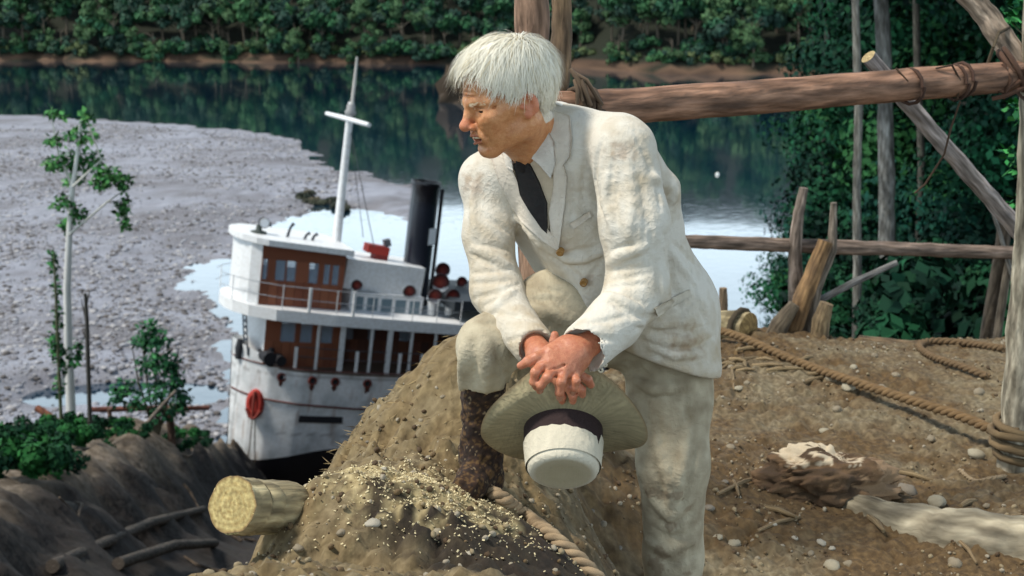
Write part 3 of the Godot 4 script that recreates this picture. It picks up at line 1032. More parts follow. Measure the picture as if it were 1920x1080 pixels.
	var front := [Vector2(0.25, 1.5), Vector2(-0.1, 1.25), Vector2(-0.3, 0.8), Vector2(-0.4, 0.3), Vector2(-0.4, -0.3), Vector2(-0.3, -0.8), Vector2(-0.1, -1.25), Vector2(0.25, -1.5)]
	for k in front.size() - 1:
		var p: Vector2 = front[k]
		var q: Vector2 = front[k + 1]
		b.face(Vector3(p.x, slab_y(p.x) + 0.2, p.y), Vector3(q.x, slab_y(q.x) + 0.2, q.y), Vector3(q.x, roof_y(q.x), q.y), Vector3(p.x, roof_y(p.x), p.y), white)
	put("wheelhouse_front", b.done(M.paint), S)
	for sg: float in [1.0, -1.0]:
		wall_run(S, "wheelhouse_wall", 0.25, 3.42, sg * 1.5, slab_y, 0.2, roof_y, 0.0, wood, wood2, [[0.3, 0.48], [0.78, 1.15], [1.2, 1.55], [2.05, 2.4], [2.62, 2.85], [2.95, 3.2]], 0.95, 1.72)
		wall_run(S, "cabin_wall", 0.62, 3.5, sg * 1.5, deck_y, -0.06, slab_y, -0.01, wood, wood2, [[1.2, 1.75], [1.95, 2.4], [2.75, 3.2]], 0.95, 1.75)
		wall_run(S, "engine_casing", 3.55, 9.0, sg * 0.7, deck_y, -0.06, slab_y, -0.01, lin(110, 66, 48), lin(60, 42, 36), [[4.0, 4.3], [4.9, 5.2], [6.2, 6.7]], 0.95, 1.75)
	b = MB.new()
	b.face(Vector3(3.42, slab_y(3.4) + 0.2, 1.5), Vector3(3.42, slab_y(3.4) + 0.2, -1.5), Vector3(3.42, roof_y(3.4), -1.5), Vector3(3.42, roof_y(3.4), 1.5), wood2)
	put("wheelhouse_back", b.done(M.plain), S)
	b = MB.new()
	b.face(Vector3(0.62, deck_y(0.6), 1.5), Vector3(0.62, deck_y(0.6), -1.5), Vector3(0.62, slab_y(0.6), -1.5), Vector3(0.62, slab_y(0.6), 1.5), white)
	put("cabin_front", b.done(M.paint), S)
	b = MB.new()
	b.box(Vector3(3.52, 6.4, 0), Vector3(0.06, 1.9, 2.9), Basis(), lin(60, 42, 34))
	put("cabin_bulkhead", b.done(M.plain), S)
	b = MB.new()
	b.box(Vector3(12.0, 6.15, 0), Vector3(8.0, 1.7, 3.2), Basis(), lin(70, 52, 44))
	put("aft_cabin", b.done(M.plain), S)
	# steering wheel stand inside
	b = MB.new()
	b.lathe(Vector3(0.9, 8.9, 0.3), Basis(Vector3.FORWARD, PI / 2), [Vector2(0.36, -0.03), Vector2(0.42, -0.03), Vector2(0.42, 0.03), Vector2(0.36, 0.03), Vector2(0.36, -0.03)], 18, wood2)
	put("steering_wheel", b.done(M.plain), S)
	# stanchions of the main deck
	for x: float in [2.49, 3.39, 4.5, 5.23, 6.11, 7.1, 8.4, 9.8, 11.4, 13.0, 14.8]:
		for sg: float in [1.0, -1.0]:
			b = MB.new()
			var thick := 0.16 if absf(x - 3.39) < 0.1 or absf(x - 5.23) < 0.1 else 0.09
			var z := sg * minf(half_beam(x) - 0.12, 2.3)
			b.box(Vector3(x, (deck_y(x) + slab_y(x)) * 0.5 - 0.1, z), Vector3(thick, slab_y(x) - deck_y(x), thick), Basis(), white.lerp(grime, 0.4))
			put("stanchion", b.done(M.paint), S)
	# short rail posts and rails
	for sg: float in [1.0, -1.0]:
		for x: float in [1.75, 4.0, 5.7, 6.6]:
			b = MB.new()
			b.box(Vector3(x, deck_y(x) + 0.38, sg * (half_beam(x) - 0.1)), Vector3(0.1, 0.85, 0.1), Basis(), white)
			put("rail_post", b.done(M.paint), S)
		for h: float in [0.45, 0.82]:
			var path := []
			for k in 14:
				var x := 1.75 + k * 1.1
				path.append(Vector3(x, deck_y(x) + h, sg * (half_beam(x) - 0.1)))
			b = MB.new()
			b.tube(path, [0.02], 5, lin(70, 70, 74), null, 0, 1, false)
			put("hand_rail", b.done(M.plain), S)
		# thin rail round the upper deck
		for h: float in [0.45, 0.9]:
			var path := []
			for p in [[-0.9, 0.4], [-0.55, 1.1], [0.0, 1.7], [0.9, 2.15], [3.0, 2.35], [6.0, 2.4], [8.0, 2.4]]:
				path.append(Vector3(p[0], slab_y(p[0]) + 0.2 + h, sg * p[1]))
			b = MB.new()
			b.tube(path, [0.015], 5, lin(150, 156, 164), null, 0, 1, false)
			put("hand_rail", b.done(M.plain), S)
		for x: float in [-0.6, 0.2, 1.0, 1.97, 3.0, 3.65, 4.4, 5.2, 6.0, 7.0, 8.0]:
			b = MB.new()
			var z := sg * minf(2.38, lerpf(1.0, 2.2, clampf((x + 0.6) / 1.8, 0, 1)) + 0.05 * maxf(x - 1.0, 0))
			var big := absf(x - 3.65) < 0.01 or absf(x - 1.97) < 0.01
			b.box(Vector3(x, slab_y(x) + 0.2 + 0.46, z), Vector3.ONE * 0.03 * (3.2 if big else 1.0) * Vector3(1, 0, 1) + Vector3(0, 0.92, 0), Basis(), white)
			put("rail_post", b.done(M.paint), S)
	# deckhouse aft of the wheelhouse with blue-grey panes
	b = MB.new()
	b.box(Vector3(5.3, 7.75, 0), Vector3(3.0, 0.9, 2.6), Basis(Vector3.FORWARD, 0.045), white)
	var dh := put("skylight_house", b.done(M.paint), S)
	for k in 5:
		b = MB.new()
		b.box(Vector3(4.15 + 0.58 * k, 7.84 - 0.03 * k, 1.31), Vector3(0.42, 0.5, 0.03), Basis(), lin(110, 130, 140))
		put("pane", b.done(M.gloss), dh)
	# mast, yard, stays
	b = MB.new()
	b.tube([Vector3(3.47, 7.7, 0), Vector3(3.49, 10.2, 0), Vector3(3.5, 14.6, 0), Vector3(3.51, 15.3, 0)], [0.17, 0.17, 0.13, 0.11], 10, white, null, 0, 1, true)
	var mast := put("mast", b.done(M.paint), S)
	b = MB.new()
	b.tube([Vector3(3.51, 14.9, 0.08), Vector3(3.52, 16.0, 0.08), Vector3(3.52, 17.0, 0.08)], [0.07, 0.065, 0.04], 8, lin(190, 186, 180), null, 0, 1, true)
	put("topmast", b.done(M.plain), mast)
	b = MB.new()
	b.tube([Vector3(3.4, 14.62, -2.6), Vector3(3.4, 14.66, 0), Vector3(3.4, 14.68, 2.6)], [0.08, 0.1, 0.08], 8, white, null, 0, 1, true)
	put("yard", b.done(M.paint), mast)
	b = MB.new()
	b.lathe(Vector3(3.5, 14.95, 0.03), Basis(), [Vector2(0.05, -0.2), Vector2(0.2, -0.15), Vector2(0.22, 0.0), Vector2(0.16, 0.05), Vector2(0.16, 0.25), Vector2(0.0, 0.3)], 12, lin(150, 150, 150))
	put("mast_lamp", b.done(M.plain), mast)
	for e in [[Vector3(4.6, 10.0, 1.2)], [Vector3(4.9, 10.0, -1.0)]]:
		b = MB.new()
		b.tube([Vector3(3.5, 14.5, 0), e[0]], [0.018], 4, lin(70, 70, 72), null, 0, 1, false)
		put("stay", b.done(M.plain), mast)
	# funnel
	b = MB.new()
	b.lathe(Vector3(6.9, 7.6, 0), Basis(), [Vector2(0.6, 0), Vector2(0.6, 0.15), Vector2(0.55, 0.16), Vector2(0.55, 3.9), Vector2(0.54, 4.3), Vector2(0.54, 4.75), Vector2(0.61, 4.76), Vector2(0.61, 4.95), Vector2(0.52, 4.95), Vector2(0.5, 3.5), Vector2(0.0, 3.5)], 28, steel, [steel, steel, steel, steel, black, black, black, black, black, black, black])
	var fun := put("funnel", b.done(M.gloss), S)
	b = MB.new()
	b.face(Vector3(7.02, 10.1, 0.59), Vector3(7.42, 10.1, 0.36), Vector3(7.42, 10.75, 0.36), Vector3(7.02, 10.75, 0.59), white)
	put("white_mark", b.done(M.plain), fun)
	b = MB.new()
	b.tube([Vector3(7.58, 7.6, 0.1), Vector3(7.58, 10.0, 0.1), Vector3(7.58, 12.3, 0.1)], [0.08], 8, black)
	put("steam_pipe", b.done(M.plain), fun)
	# cowl ventilators, red throats
	for q in [[5.51, 9.0, 1.0, 0.3], [6.2, 8.35, 1.3, 0.24], [7.75, 8.6, 0.6, 0.36], [7.2, 8.25, 1.5, 0.28], [8.0, 8.25, 1.4, 0.28], [9.3, 8.4, -0.8, 0.22], [3.9, 8.6, 1.7, 0.2], [8.3, 8.9, -0.6, 0.3]]:
		var v := Node3D.new()
		v.name = "ventilator"
		S.add_child(v, true)
		b = MB.new()
		var at := Vector3(q[0], q[1], q[2])
		var rr: float = q[3]
		b.tube([Vector3(at.x, 7.45, at.z - 0.25), Vector3(at.x, at.y - rr * 0.8, at.z - 0.25), Vector3(at.x, at.y - 0.05, at.z - 0.16), at], [rr * 0.55, rr * 0.55, rr * 0.7, rr], 14, white.lerp(grime, 0.5), null, 0, 1, false)
		put("duct", b.done(M.paint), v)
		b = MB.new()
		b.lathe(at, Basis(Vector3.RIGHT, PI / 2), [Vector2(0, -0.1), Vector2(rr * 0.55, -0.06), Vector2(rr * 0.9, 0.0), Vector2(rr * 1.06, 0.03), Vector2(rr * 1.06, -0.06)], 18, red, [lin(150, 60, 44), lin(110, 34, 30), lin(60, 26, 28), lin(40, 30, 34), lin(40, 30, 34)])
		put("throat", b.done(M.plain), v)
	# red chest on the roof behind the mast
	b = MB.new()
	b.box(Vector3(5.1, 9.75, 0.1), Vector3(0.9, 0.32, 0.55), Basis(Vector3.FORWARD, 0.12), red)
	b.box(Vector3(5.25, 9.5, 0.1), Vector3(0.55, 0.3, 0.5), Basis(Vector3.FORWARD, 0.12), lin(130, 40, 34))
	put("red_chest", b.done(M.plain), S)
	b = MB.new()
	b.box(Vector3(5.2, 8.8, 0), Vector3(3.2, 1.15, 2.2), Basis(Vector3.FORWARD, 0.08), white)
	put("deckhouse", b.done(M.paint), S)
	b = MB.new()
	b.box(Vector3(5.5, 10.02, 0.1), Vector3(0.25, 0.28, 0.25), Basis(Vector3.FORWARD, -0.3), lin(110, 112, 116))
	put("bell", b.done(M.plain), S)
	# dark awning frame aft of the funnel
	b = MB.new()
	b.box(Vector3(10.6, 8.02, 0), Vector3(5.6, 0.4, 4.2), Basis(), lin(44, 50, 58))
	put("awning", b.done(M.plain), S)
	# searchlight and fittings on the roof
	b = MB.new()
	b.lathe(Vector3(0.3, 10.15, 0.5), Basis(), [Vector2(0.3, 0), Vector2(0.3, 0.1), Vector2(0.12, 0.15), Vector2(0.1, 0.35), Vector2(0, 0.36)], 14, lin(50, 62, 60))
	b.lathe(Vector3(0.45, 10.6, 0.55), Basis(Vector3.RIGHT, PI / 2), [Vector2(0, -0.2), Vector2(0.17, -0.18), Vector2(0.2, 0.12), Vector2(0.15, 0.12), Vector2(0, 0.1)], 14, black, [black, black, black, white, white])
	put("searchlight", b.done(M.plain), S)
	for q in [[1.35, 10.2, 0.45], [2.0, 10.12, 0.2], [2.3, 10.1, 0.2]]:
		b = MB.new()
		b.tube([Vector3(q[0], q[1] - 0.15, 0.6), Vector3(q[0] + 0.1, q[1] + q[2] * 0.6, 0.6), Vector3(q[0] + 0.22, q[1] + q[2], 0.6)], [0.06, 0.05, 0.07], 8, lin(60, 66, 72))
		put("roof_fitting", b.done(M.plain), S)
	# ladder to the upper deck
	var la := Node3D.new()
	la.name = "ladder"
	S.add_child(la, true)
	for z: float in [0.45, 0.95]:
		b = MB.new()
		b.bar(Vector3(-0.05, slab_y(0), z), Vector3(0.2, deck_y(0.2), z), 0.06, 0.05, lin(60, 70, 84))
		put("ladder_rail", b.done(M.plain), la)
	for k in 7:
		b = MB.new()
		var t := (k + 0.6) / 7.5
		b.bar(Vector3(lerpf(-0.05, 0.2, t), lerpf(slab_y(0), deck_y(0), t), 0.45), Vector3(lerpf(-0.05, 0.2, t), lerpf(slab_y(0), deck_y(0), t), 0.95), 0.05, 0.04, lin(60, 70, 84))
		put("rung", b.done(M.plain), la)
	# windlass on the foredeck, dark fairlead on the bow
	b = MB.new()
	b.tube([Vector3(0.75, 5.75, 1.0), Vector3(0.8, 5.75, 1.9)], [0.26, 0.26], 12, black)
	b.tube([Vector3(1.15, 5.7, 1.5), Vector3(1.2, 5.7, 2.0)], [0.2, 0.2], 12, black)
	b.tube([Vector3(0.9, 5.4, 1.6), Vector3(0.9, 6.1, 1.6)], [0.12, 0.1], 10, black)
	put("windlass", b.done(M.plain), S)
	b = MB.new()
	var fl := hull_point(-0.05, 5.8, 1)
	b.tube([fl + Vector3(0, 0.35, 0.05), fl + Vector3(0, 0.05, 0.1), fl + Vector3(0, -0.4, 0.06)], [0.1, 0.17, 0.12], 10, lin(48, 50, 56))
	put("fairlead", b.done(M.plain), S)

func lathe_mesh(bs: Basis, prof: Array, col: Color, m: Material) -> ArrayMesh:
	var b := MB.new()
	b.lathe(Vector3.ZERO, bs, prof, 20, col)
	return b.done(m)

# a boarded wall with window openings between heights lo+a and lo+b; panes are glass
func wall_run(S: Node3D, called: String, x0: float, x1: float, z: float, lo: Callable, lo_off: float, hi: Callable, hi_off: float, col: Color, col2: Color, wins: Array, a: float, bb: float) -> void:
	var w := Node3D.new()
	w.name = called
	S.add_child(w, true)
	var xs := [x0]
	for q in wins: xs.append(q[0]); xs.append(q[1])
	xs.append(x1)
	var n := 0
	var x := x0
	while x < x1 - 0.01:   # lower boards
		var e := minf(x + 0.33, x1)
		var l: float = lo.call(x) + lo_off
		var b := MB.new()
		var tone := col.lerp(col2, absf(fine.get_noise_2d(x * 7.0, z)) * 1.6)
		b.box(Vector3((x + e) * 0.5, l + a * 0.5, z), Vector3(e - x - 0.015, a, 0.05), Basis(), tone)
		put("board", b.done(M.plain), w)
		x = e
	for k in range(0, xs.size() - 1, 2):   # stiles
		var b := MB.new()
		var mid: float = (xs[k] + xs[k + 1]) * 0.5
		var l: float = lo.call(mid) + lo_off
		b.box(Vector3(mid, l + (a + bb) * 0.5, z), Vector3(maxf(xs[k + 1] - xs[k], 0.03), bb - a, 0.06), Basis(), col.lerp(col2, 0.3 + 0.4 * (k % 3) * 0.5))
		put("stile", b.done(M.plain), w)
	var top_b := MB.new()
	var h0: float = hi.call(x0) + hi_off
	var h1: float = hi.call(x1) + hi_off
	var l0: float = lo.call(x0) + lo_off + bb
	var l1: float = lo.call(x1) + lo_off + bb
	for dz: float in [-0.028, 0.028]:
		top_b.face(Vector3(x0, l0, z + dz), Vector3(x1, l1, z + dz), Vector3(x1, maxf(h1, l1 + 0.02), z + dz), Vector3(x0, maxf(h0, l0 + 0.02), z + dz), col2)
	put("lintel", top_b.done(M.plain), w)
	for q in wins:
		var b := MB.new()
		var l: float = lo.call((q[0] + q[1]) * 0.5) + lo_off
		b.box(Vector3((q[0] + q[1]) * 0.5, l + (a + bb) * 0.5, z), Vector3(q[1] - q[0], bb - a, 0.01))
		put("pane", b.done(M.glass), w)

# ---------------------------------------------------------------- poles, logs, ropes, loose things
func pole(called: String, pts: Array, rad: Array, col: Color, label: String, category := "pole", group := "", end_col := Color(-1, 0, 0), amp := 0.12) -> Node3D:
	# pts: [px, py, D]
	var ctl := []
	for p in pts: ctl.append(p if p is Vector3 else P(p[0], p[1], p[2]))
	var path := []
	var rr := []
	for k in ctl.size() - 1:
		for s in 8:
			path.append(ctl[k].lerp(ctl[k + 1], s / 8.0) + Vector3(1, 1, 0) * 0.08 * rad[k] * fine.get_noise_3dv(ctl[k] * 3.0 + Vector3(s, 0, 0)))
			rr.append(lerpf(rad[k], rad[k + 1], s / 8.0))
	path.append(ctl[-1]); rr.append(rad[-1])
	var at: Vector3 = path[0]
	for k in path.size(): path[k] -= at
	var o := base(called, at, label, category, group)
	var b := MB.new()
	b.tube(path, rr, 16, col, noise, amp, 7.0, true, end_col, 0.45)
	put("shaft", b.done(M.bark), o)
	return o

func knot(o: Node3D, at: Vector3, axis: Vector3, r: float, turns: int, thick: float, col: Color, called := "lashing") -> void:   # a rope wound round a pole
	var a := axis.normalized()
	var s := a.cross(Vector3.UP if absf(a.y) < 0.9 else Vector3.RIGHT).normalized()
	var u := s.cross(a)
	var path := []
	for k in turns * 12 + 1:
		var t := k / 12.0
		var wob := fine.get_noise_2d(t * 3.0, at.x * 9.0) * thick * 0.7
		path.append(at - o.position + a * ((t - turns * 0.5) * thick * 1.9 + wob) + (s * cos(TAU * t) + u * sin(TAU * t)) * (r + thick * (0.75 + 0.25 * fine.get_noise_2d(t * 2.0, 4.0))))
	var b := MB.new()
	b.tube(path, [thick], 6, col, fine, 0.25, 60.0, true, Color(-1, 0, 0), 0.3)
	put(called, b.done(M.rope), o)

func strands(o: Node3D, list: Array, thick: float, col: Color, called := "rope_end") -> void:
	for l in list:
		var path := []
		for q in l: path.append(P(q[0], q[1], q[2]) - o.position)
		var b := MB.new()
		b.tube(path, [thick], 6, col, fine, 0.2, 50.0, true, Color(-1, 0, 0), 0.3)
		put(called, b.done(M.rope), o)

func timberwork() -> void:
	var bark_a := lin(150, 118, 98)
	var bark_b := lin(128, 108, 88)
	var grey := lin(150, 145, 138)
	var pale := lin(176, 164, 146)
	var cut := lin(214, 190, 138)
	var rope := lin(112, 92, 74)
	# two upright posts behind the person
	var z1 := 3.62
	var f1 := P(1000, 800, z1)
	var o := pole("upright_post", [Vector3(P(1004, 600, z1).x, top(f1.x, -z1) - 0.08, -z1), [1004, 400, z1], [1000, 150, z1], [994, -60, z1]], [0.052, 0.05, 0.049, 0.046], lin(172, 138, 114), "thick reddish-brown upright post rising behind the person's head", "post")
	z1 = 3.42
	o = pole("upright_post", [Vector3(P(1042, 600, z1).x, top(P(1042, 600, z1).x, -z1) - 0.08, -z1), [1044, 400, z1], [1046, 180, z1], [1053, 60, z1], [1052, -60, z1]], [0.033, 0.032, 0.031, 0.027, 0.028], lin(150, 122, 92), "slim crooked brown upright post beside the thick one behind the person", "post")
	# the big cross beam
	o = pole("cross_beam", [[1000, 205, 3.33], [1130, 203, 3.42], [1500, 176, 3.8], [1905, 143, 4.24]], [0.048, 0.05, 0.051, 0.052], lin(176, 134, 108), "long thick reddish-brown log beam lashed level above the hilltop", "beam", "", Color(-1, 0, 0), 0.07)
	var ax := P(1905, 143, 4.24) - P(1130, 203, 3.42)
	knot(o, P(1092, 204, 3.38), ax, 0.05, 4, 0.008, rope)
	strands(o, [[[1070, 130, 3.33], [1085, 150, 3.31], [1092, 190, 3.31]], [[1075, 140, 3.33], [1096, 158, 3.31], [1104, 195, 3.32]], [[1072, 135, 3.33], [1100, 150, 3.31], [1118, 180, 3.32], [1128, 196, 3.35]], [[1078, 150, 3.32], [1083, 170, 3.3], [1082, 195, 3.31]], [[1090, 150, 3.31], [1098, 172, 3.3], [1108, 198, 3.32]]], 0.006, lin(140, 118, 98))
	for q in [[1706, 162, 4.0], [1790, 155, 4.1], [1802, 150, 4.12]]:
		knot(o, P(q[0], q[1], q[2]), ax, 0.051, 1, 0.006, lin(96, 70, 58))
	strands(o, [[[1680, 128, 3.95], [1700, 150, 3.94], [1715, 175, 3.97]], [[1755, 128, 4.02], [1785, 122, 4.04], [1800, 150, 4.05], [1795, 185, 4.07]], [[1800, 190, 4.08], [1790, 220, 4.1], [1783, 240, 4.1], [1770, 290, 4.1], [1735, 345, 4.1], [1715, 362, 4.1]]], 0.0035, lin(96, 74, 56))
	# right-hand post with the rope bound round its foot
	o = pole("rope_post", [Vector3(P(1900, 885, 4.3).x, top(P(1900, 885, 4.3).x, -4.3) - 0.05, -4.3), [1912, 720, 4.3], [1922, 560, 4.3], [1932, 420, 4.3], [1940, 160, 4.3], [1946, -80, 4.3]], [0.06, 0.056, 0.053, 0.05, 0.046, 0.042], lin(196, 186, 164), "pale barked post with heavy rope coiled round its foot", "post")
	for k in 5:
		knot(o, P(1903, 852 - k * 13, 4.3), Vector3(0.12 * sin(k * 2.0), 1, 0.1 * cos(k * 3.0)), 0.06 + 0.012 * (k % 2), 1, 0.014, lin(150, 128, 96), "rope_turn")
	# joint of beam and post
	for q in [[1900, 130, 4.24], [1908, 150, 4.26]]:
		knot(o, P(q[0], q[1], q[2]), Vector3(1, 0.6, 0.2), 0.07, 2, 0.009, lin(104, 76, 60))
	strands(o, [[[1850, 158, 4.15], [1880, 172, 4.16], [1915, 150, 4.17]], [[1860, 185, 4.16], [1885, 180, 4.15], [1918, 165, 4.17]], [[1880, 120, 4.17], [1895, 150, 4.15], [1880, 185, 4.16]]], 0.008, lin(112, 80, 62))
	# braces
	o = pole("diagonal_brace", [[1628, 106, 4.35], [1720, 215, 4.42], [1820, 330, 4.5], [1918, 440, 4.55], [1960, 485, 4.58]], [0.027, 0.029, 0.031, 0.033, 0.034], lin(186, 176, 172), "pale grey pole slanting down behind the cross beam to the post", "pole", "", cut)
	o = pole("raking_pole", [[1780, -50, 4.4], [1850, 30, 4.38], [1905, 110, 4.34], [1960, 190, 4.3]], [0.038, 0.04, 0.041, 0.042], lin(190, 170, 150), "pale brown pole leaning in above the beam's lashed end", "pole")
	strands(o, [[[1862, 90, 4.2], [1872, 62, 4.28], [1892, 52, 4.34]], [[1862, 90, 4.2], [1852, 120, 4.22]]], 0.006, lin(96, 84, 64))
	# fence of poles along the hilltop's far edge
	o = pole("fence_rail", [[1270, 452, 6.3], [1400, 457, 6.4], [1600, 464, 6.55], [1760, 469, 6.7], [1900, 474, 6.8]], [0.036, 0.037, 0.04, 0.038, 0.036], lin(150, 130, 116), "long knobbly pole rail of the fence at the hilltop's edge", "rail")
	var g := "uprights of the pole fence"
	pole("fence_post", [Vector3(P(1486, 640, 6.5).x, top(P(1486, 640, 6.5).x, -6.5) - 0.1, -6.5), [1494, 560, 6.46], [1490, 470, 6.44], [1497, 400, 6.44], [1507, 352, 6.44]], [0.05, 0.045, 0.036, 0.028, 0.024], lin(156, 140, 128), "gnarled forked fence post standing against the pole rail", "post", g)
	pole("fence_stake", [Vector3(P(1510, 640, 6.35).x, top(P(1510, 640, 6.35).x, -6.35) - 0.1, -6.35), [1530, 540, 6.38], [1560, 470, 6.4], [1563, 380, 6.4]], [0.035, 0.03, 0.026, 0.016], lin(150, 138, 124), "thin crooked stake crossing the fence rail beside the forked post", "stake", g)
	pole("split_board", [Vector3(P(1478, 640, 6.3).x, top(P(1478, 640, 6.3).x, -6.3) - 0.1, -6.3), [1505, 560, 6.33], [1548, 452, 6.36]], [0.045, 0.05, 0.04], lin(170, 134, 92), "orange-brown split timber propped under the fence rail", "timber")
	pole("fence_post", [Vector3(P(1836, 660, 7.3).x, top(P(1836, 660, 7.3).x, -7.3) - 0.4, -7.3), [1870, 520, 7.0], [1888, 400, 6.85]], [0.045, 0.042, 0.036], lin(96, 86, 74), "dark leaning post at the end of the fence rail", "post", g)
	pole("thin_stake", [Vector3(P(1860, 670, 7.0).x, top(P(1860, 670, 7.0).x, -7.0) - 0.3, -7.0), [1880, 560, 6.95], [1895, 470, 6.9]], [0.025, 0.024, 0.02], lin(120, 110, 96), "thin stake standing close beside the dark leaning post", "stake", g)
	pole("slanting_stick", [[1520, 572, 6.5], [1600, 530, 6.5], [1682, 492, 6.5]], [0.02, 0.019, 0.016], lin(140, 140, 140), "slender grey stick slanting up beneath the fence rail", "stick")
	pole("thin_stake", [[1898, 520, 6.9], [1876, 440, 6.85], [1858, 390, 6.8]], [0.012, 0.011, 0.008], lin(150, 148, 142), "thin pale stick leaning on the rail's end below the brace", "stick")
	# stump and broken wood below the fence
	o = pole("broken_stump", [Vector3(P(1535, 645, 6.2).x, top(P(1535, 645, 6.2).x, -6.2) - 0.05, -6.2), [1540, 600, 6.2], [1550, 568, 6.2]], [0.05, 0.045, 0.035], lin(160, 138, 104), "short broken stump beside the forked fence post", "stump")
	pole("broken_stump", [Vector3(P(1450, 640, 6.25).x, top(P(1450, 640, 6.25).x, -6.25) - 0.05, -6.25), [1462, 610, 6.25], [1490, 570, 6.25]], [0.055, 0.05, 0.03], lin(130, 116, 96), "squat dark root stump left of the forked fence post", "stump")
	pole("short_stake", [Vector3(P(1356, 600, 6.5).x, top(P(1356, 600, 6.5).x, -6.5) - 0.1, -6.5), [1356, 570, 6.5], [1356, 540, 6.5]], [0.025, 0.024, 0.02], lin(176, 150, 120), "short reddish stake by the sawn log near the person's hip", "stake")
	# sawn log with rope round it
	o = pole("sawn_log", [[1325, 606, 6.32], [1372, 607, 6.25], [1404, 610, 6.18]], [0.085, 0.086, 0.082], lin(196, 180, 140), "short debarked sawn log lying at the hilltop's edge behind the person", "log", "", lin(190, 160, 104))
	knot(o, P(1390, 609, 6.2), Vector3(1, -0.03, 0.9), 0.085, 1, 0.014, lin(96, 84, 66))
	o.position.y = top(o.position.x, o.position.z) + 0.085
	# the log under the person's boot, fresh yellow end
	o = pole("cut_log", [[438, 946, 2.27], [500, 950, 2.36], [600, 960, 2.5], [760, 950, 2.62], [905, 950, 2.74]], [0.057, 0.056, 0.054, 0.053, 0.053], lin(214, 198, 156), "felled log with a fresh yellow sawn end, dusted with sawdust, under the person's boot", "log", "", lin(232, 214, 150))
	var cb := MB.new()
	var e0 := P(438, 946, 2.27)
	var e1 := P(500, 950, 2.36)
	var dir := (e0 - e1).normalized()
	var sx := dir.cross(Vector3.UP).normalized()
	var uy := sx.cross(dir)
	var nsd := 44
	for k in 13:   # growth rings, saw marks and a split across the face
		for q in nsd + 1:
			var an := TAU * (q % nsd) / nsd
			var rr := 0.0562 * k / 12.0
			var pt := (sx * cos(an) + uy * sin(an)) * rr * (1.0 + 0.07 * noise.get_noise_3dv(Vector3(cos(an), sin(an), 2.0) * 1.5))
			var xx := cos(an) * rr
			var yy := sin(an) * rr
			var crack := absf(yy - 0.008 - 0.3 * xx - 0.004 * noise.get_noise_1d(xx * 160.0))
			var tone := lin(232, 214, 150).lerp(lin(206, 180, 116), clampf(0.35 + 0.5 * sin(k * 2.4) + 0.8 * fine.get_noise_3dv(Vector3(xx * 300.0, yy * 60.0, 0)), 0, 1))
			var sunk := 0.0025 * smoothstep(0.0025, 0.0005, crack)
			if k == 12: tone = lin(160, 132, 90)
			cb.add(pt + dir * (0.004 - sunk), tone)
	for k in 12:
		for q in nsd:
			var c := k * (nsd + 1) + q
			cb.quad(c, c + nsd + 1, c + nsd + 2, c + 1)
	put("sawn_end", cb.done(M.wood_end), o)
	# half-buried weathered log at the right
	o = pole("buried_log", [[1560, 930, 3.95], [1680, 985, 3.75], [1800, 1015, 3.62], [1990, 1040, 3.5]], [0.04, 0.085, 0.11, 0.12], lin(180, 170, 146), "weathered pale log half buried in the dirt by the crumpled sack", "log")
	o.position.y -= 0.01
	# long pole lying along the edge and a hooped branch
	pole("edge_pole", [[1612, 640, 6.4], [1720, 652, 6.2], [1890, 690, 5.9]], [0.035, 0.035, 0.03], lin(150, 128, 100), "long weathered pole lying along the hilltop's edge", "pole").position.y += 0.0
	# skids on the hauling track
	var tk := RandomNumberGenerator.new()
	tk.seed = 12
	for q in [[100, 1085, 380, 940, 12.5, 24.0], [220, 1040, 400, 960, 14.0, 20.0], [300, 1010, 420, 985, 14.0, 16.0]]:
		var a := P(q[0], q[1], q[4])
		var e := P(q[2], q[3], q[5])
		a.y = slope(a.x, a.z) + 0.08
		e.y = slope(e.x, e.z) + 0.08
		pole("skid_timber", [a, (a + e) * 0.5 + Vector3(0, 0.1, 0), e], [0.075, 0.08, 0.07], lin(104, 94, 84), "dark wet skid timber laid along the muddy hauling track", "timber", "skid timbers on the hauling track")
	# branches and roots littering the cut
	for k in 16:
		var z := -tk.randf_range(11.0, 30.0)
		var xc := -6.15 - 0.136 * (-z - 14.0)
		var x := xc + tk.randf_range(0.2, 4.5)
		var a := tk.randf() * TAU
		var ln := tk.randf_range(0.4, 1.3)
		var path := []
		for q in 4:
			var t := q / 3.0
			var bx := x + cos(a + t * 0.5) * ln * t
			var bz := z + sin(a + t * 0.5) * ln * t
			path.append(Vector3(bx, slope(bx, bz) + 0.03, bz))
		pole("fallen_branch", path, [0.035, 0.03, 0.022, 0.012], lin(128, 112, 96), "bare branch littering the muddy cut below the left bank", "branch", "branches littering the muddy cut")
	# rail fence on the left bank
	var fa := P(168, 768, 27.0)
	o = pole("bank_rail", [[168, 768, 27.0], [280, 766, 27.5], [392, 765, 28.0]], [0.06, 0.06, 0.055], lin(150, 96, 84), "reddish-brown rail running to the ship's bow on the left bank", "rail")
	for q in [[318, 770, 27.6, 0.09], [205, 772, 27.1, 0.05]]:
		var tp := P(q[0], q[1] - 6, q[2])
		pole("bank_post", [Vector3(tp.x, slope(tp.x, tp.z) - 0.1, tp.z), tp], [q[3], q[3]], lin(140, 112, 96), "short post carrying the reddish rail on the left bank", "post", "posts of the bank rail")
	pole("leaning_branch", [[262, 810, 26.0], [300, 765, 26.2], [330, 732, 26.4]], [0.05, 0.045, 0.03], lin(150, 140, 130), "bare grey branch leaning over the reddish rail", "branch")
	pole("fallen_board", [[70, 765, 23.0], [105, 788, 22.8]], [0.07, 0.06], lin(150, 92, 66), "short rust-brown timber lying among the shrubs on the left bank", "timber")
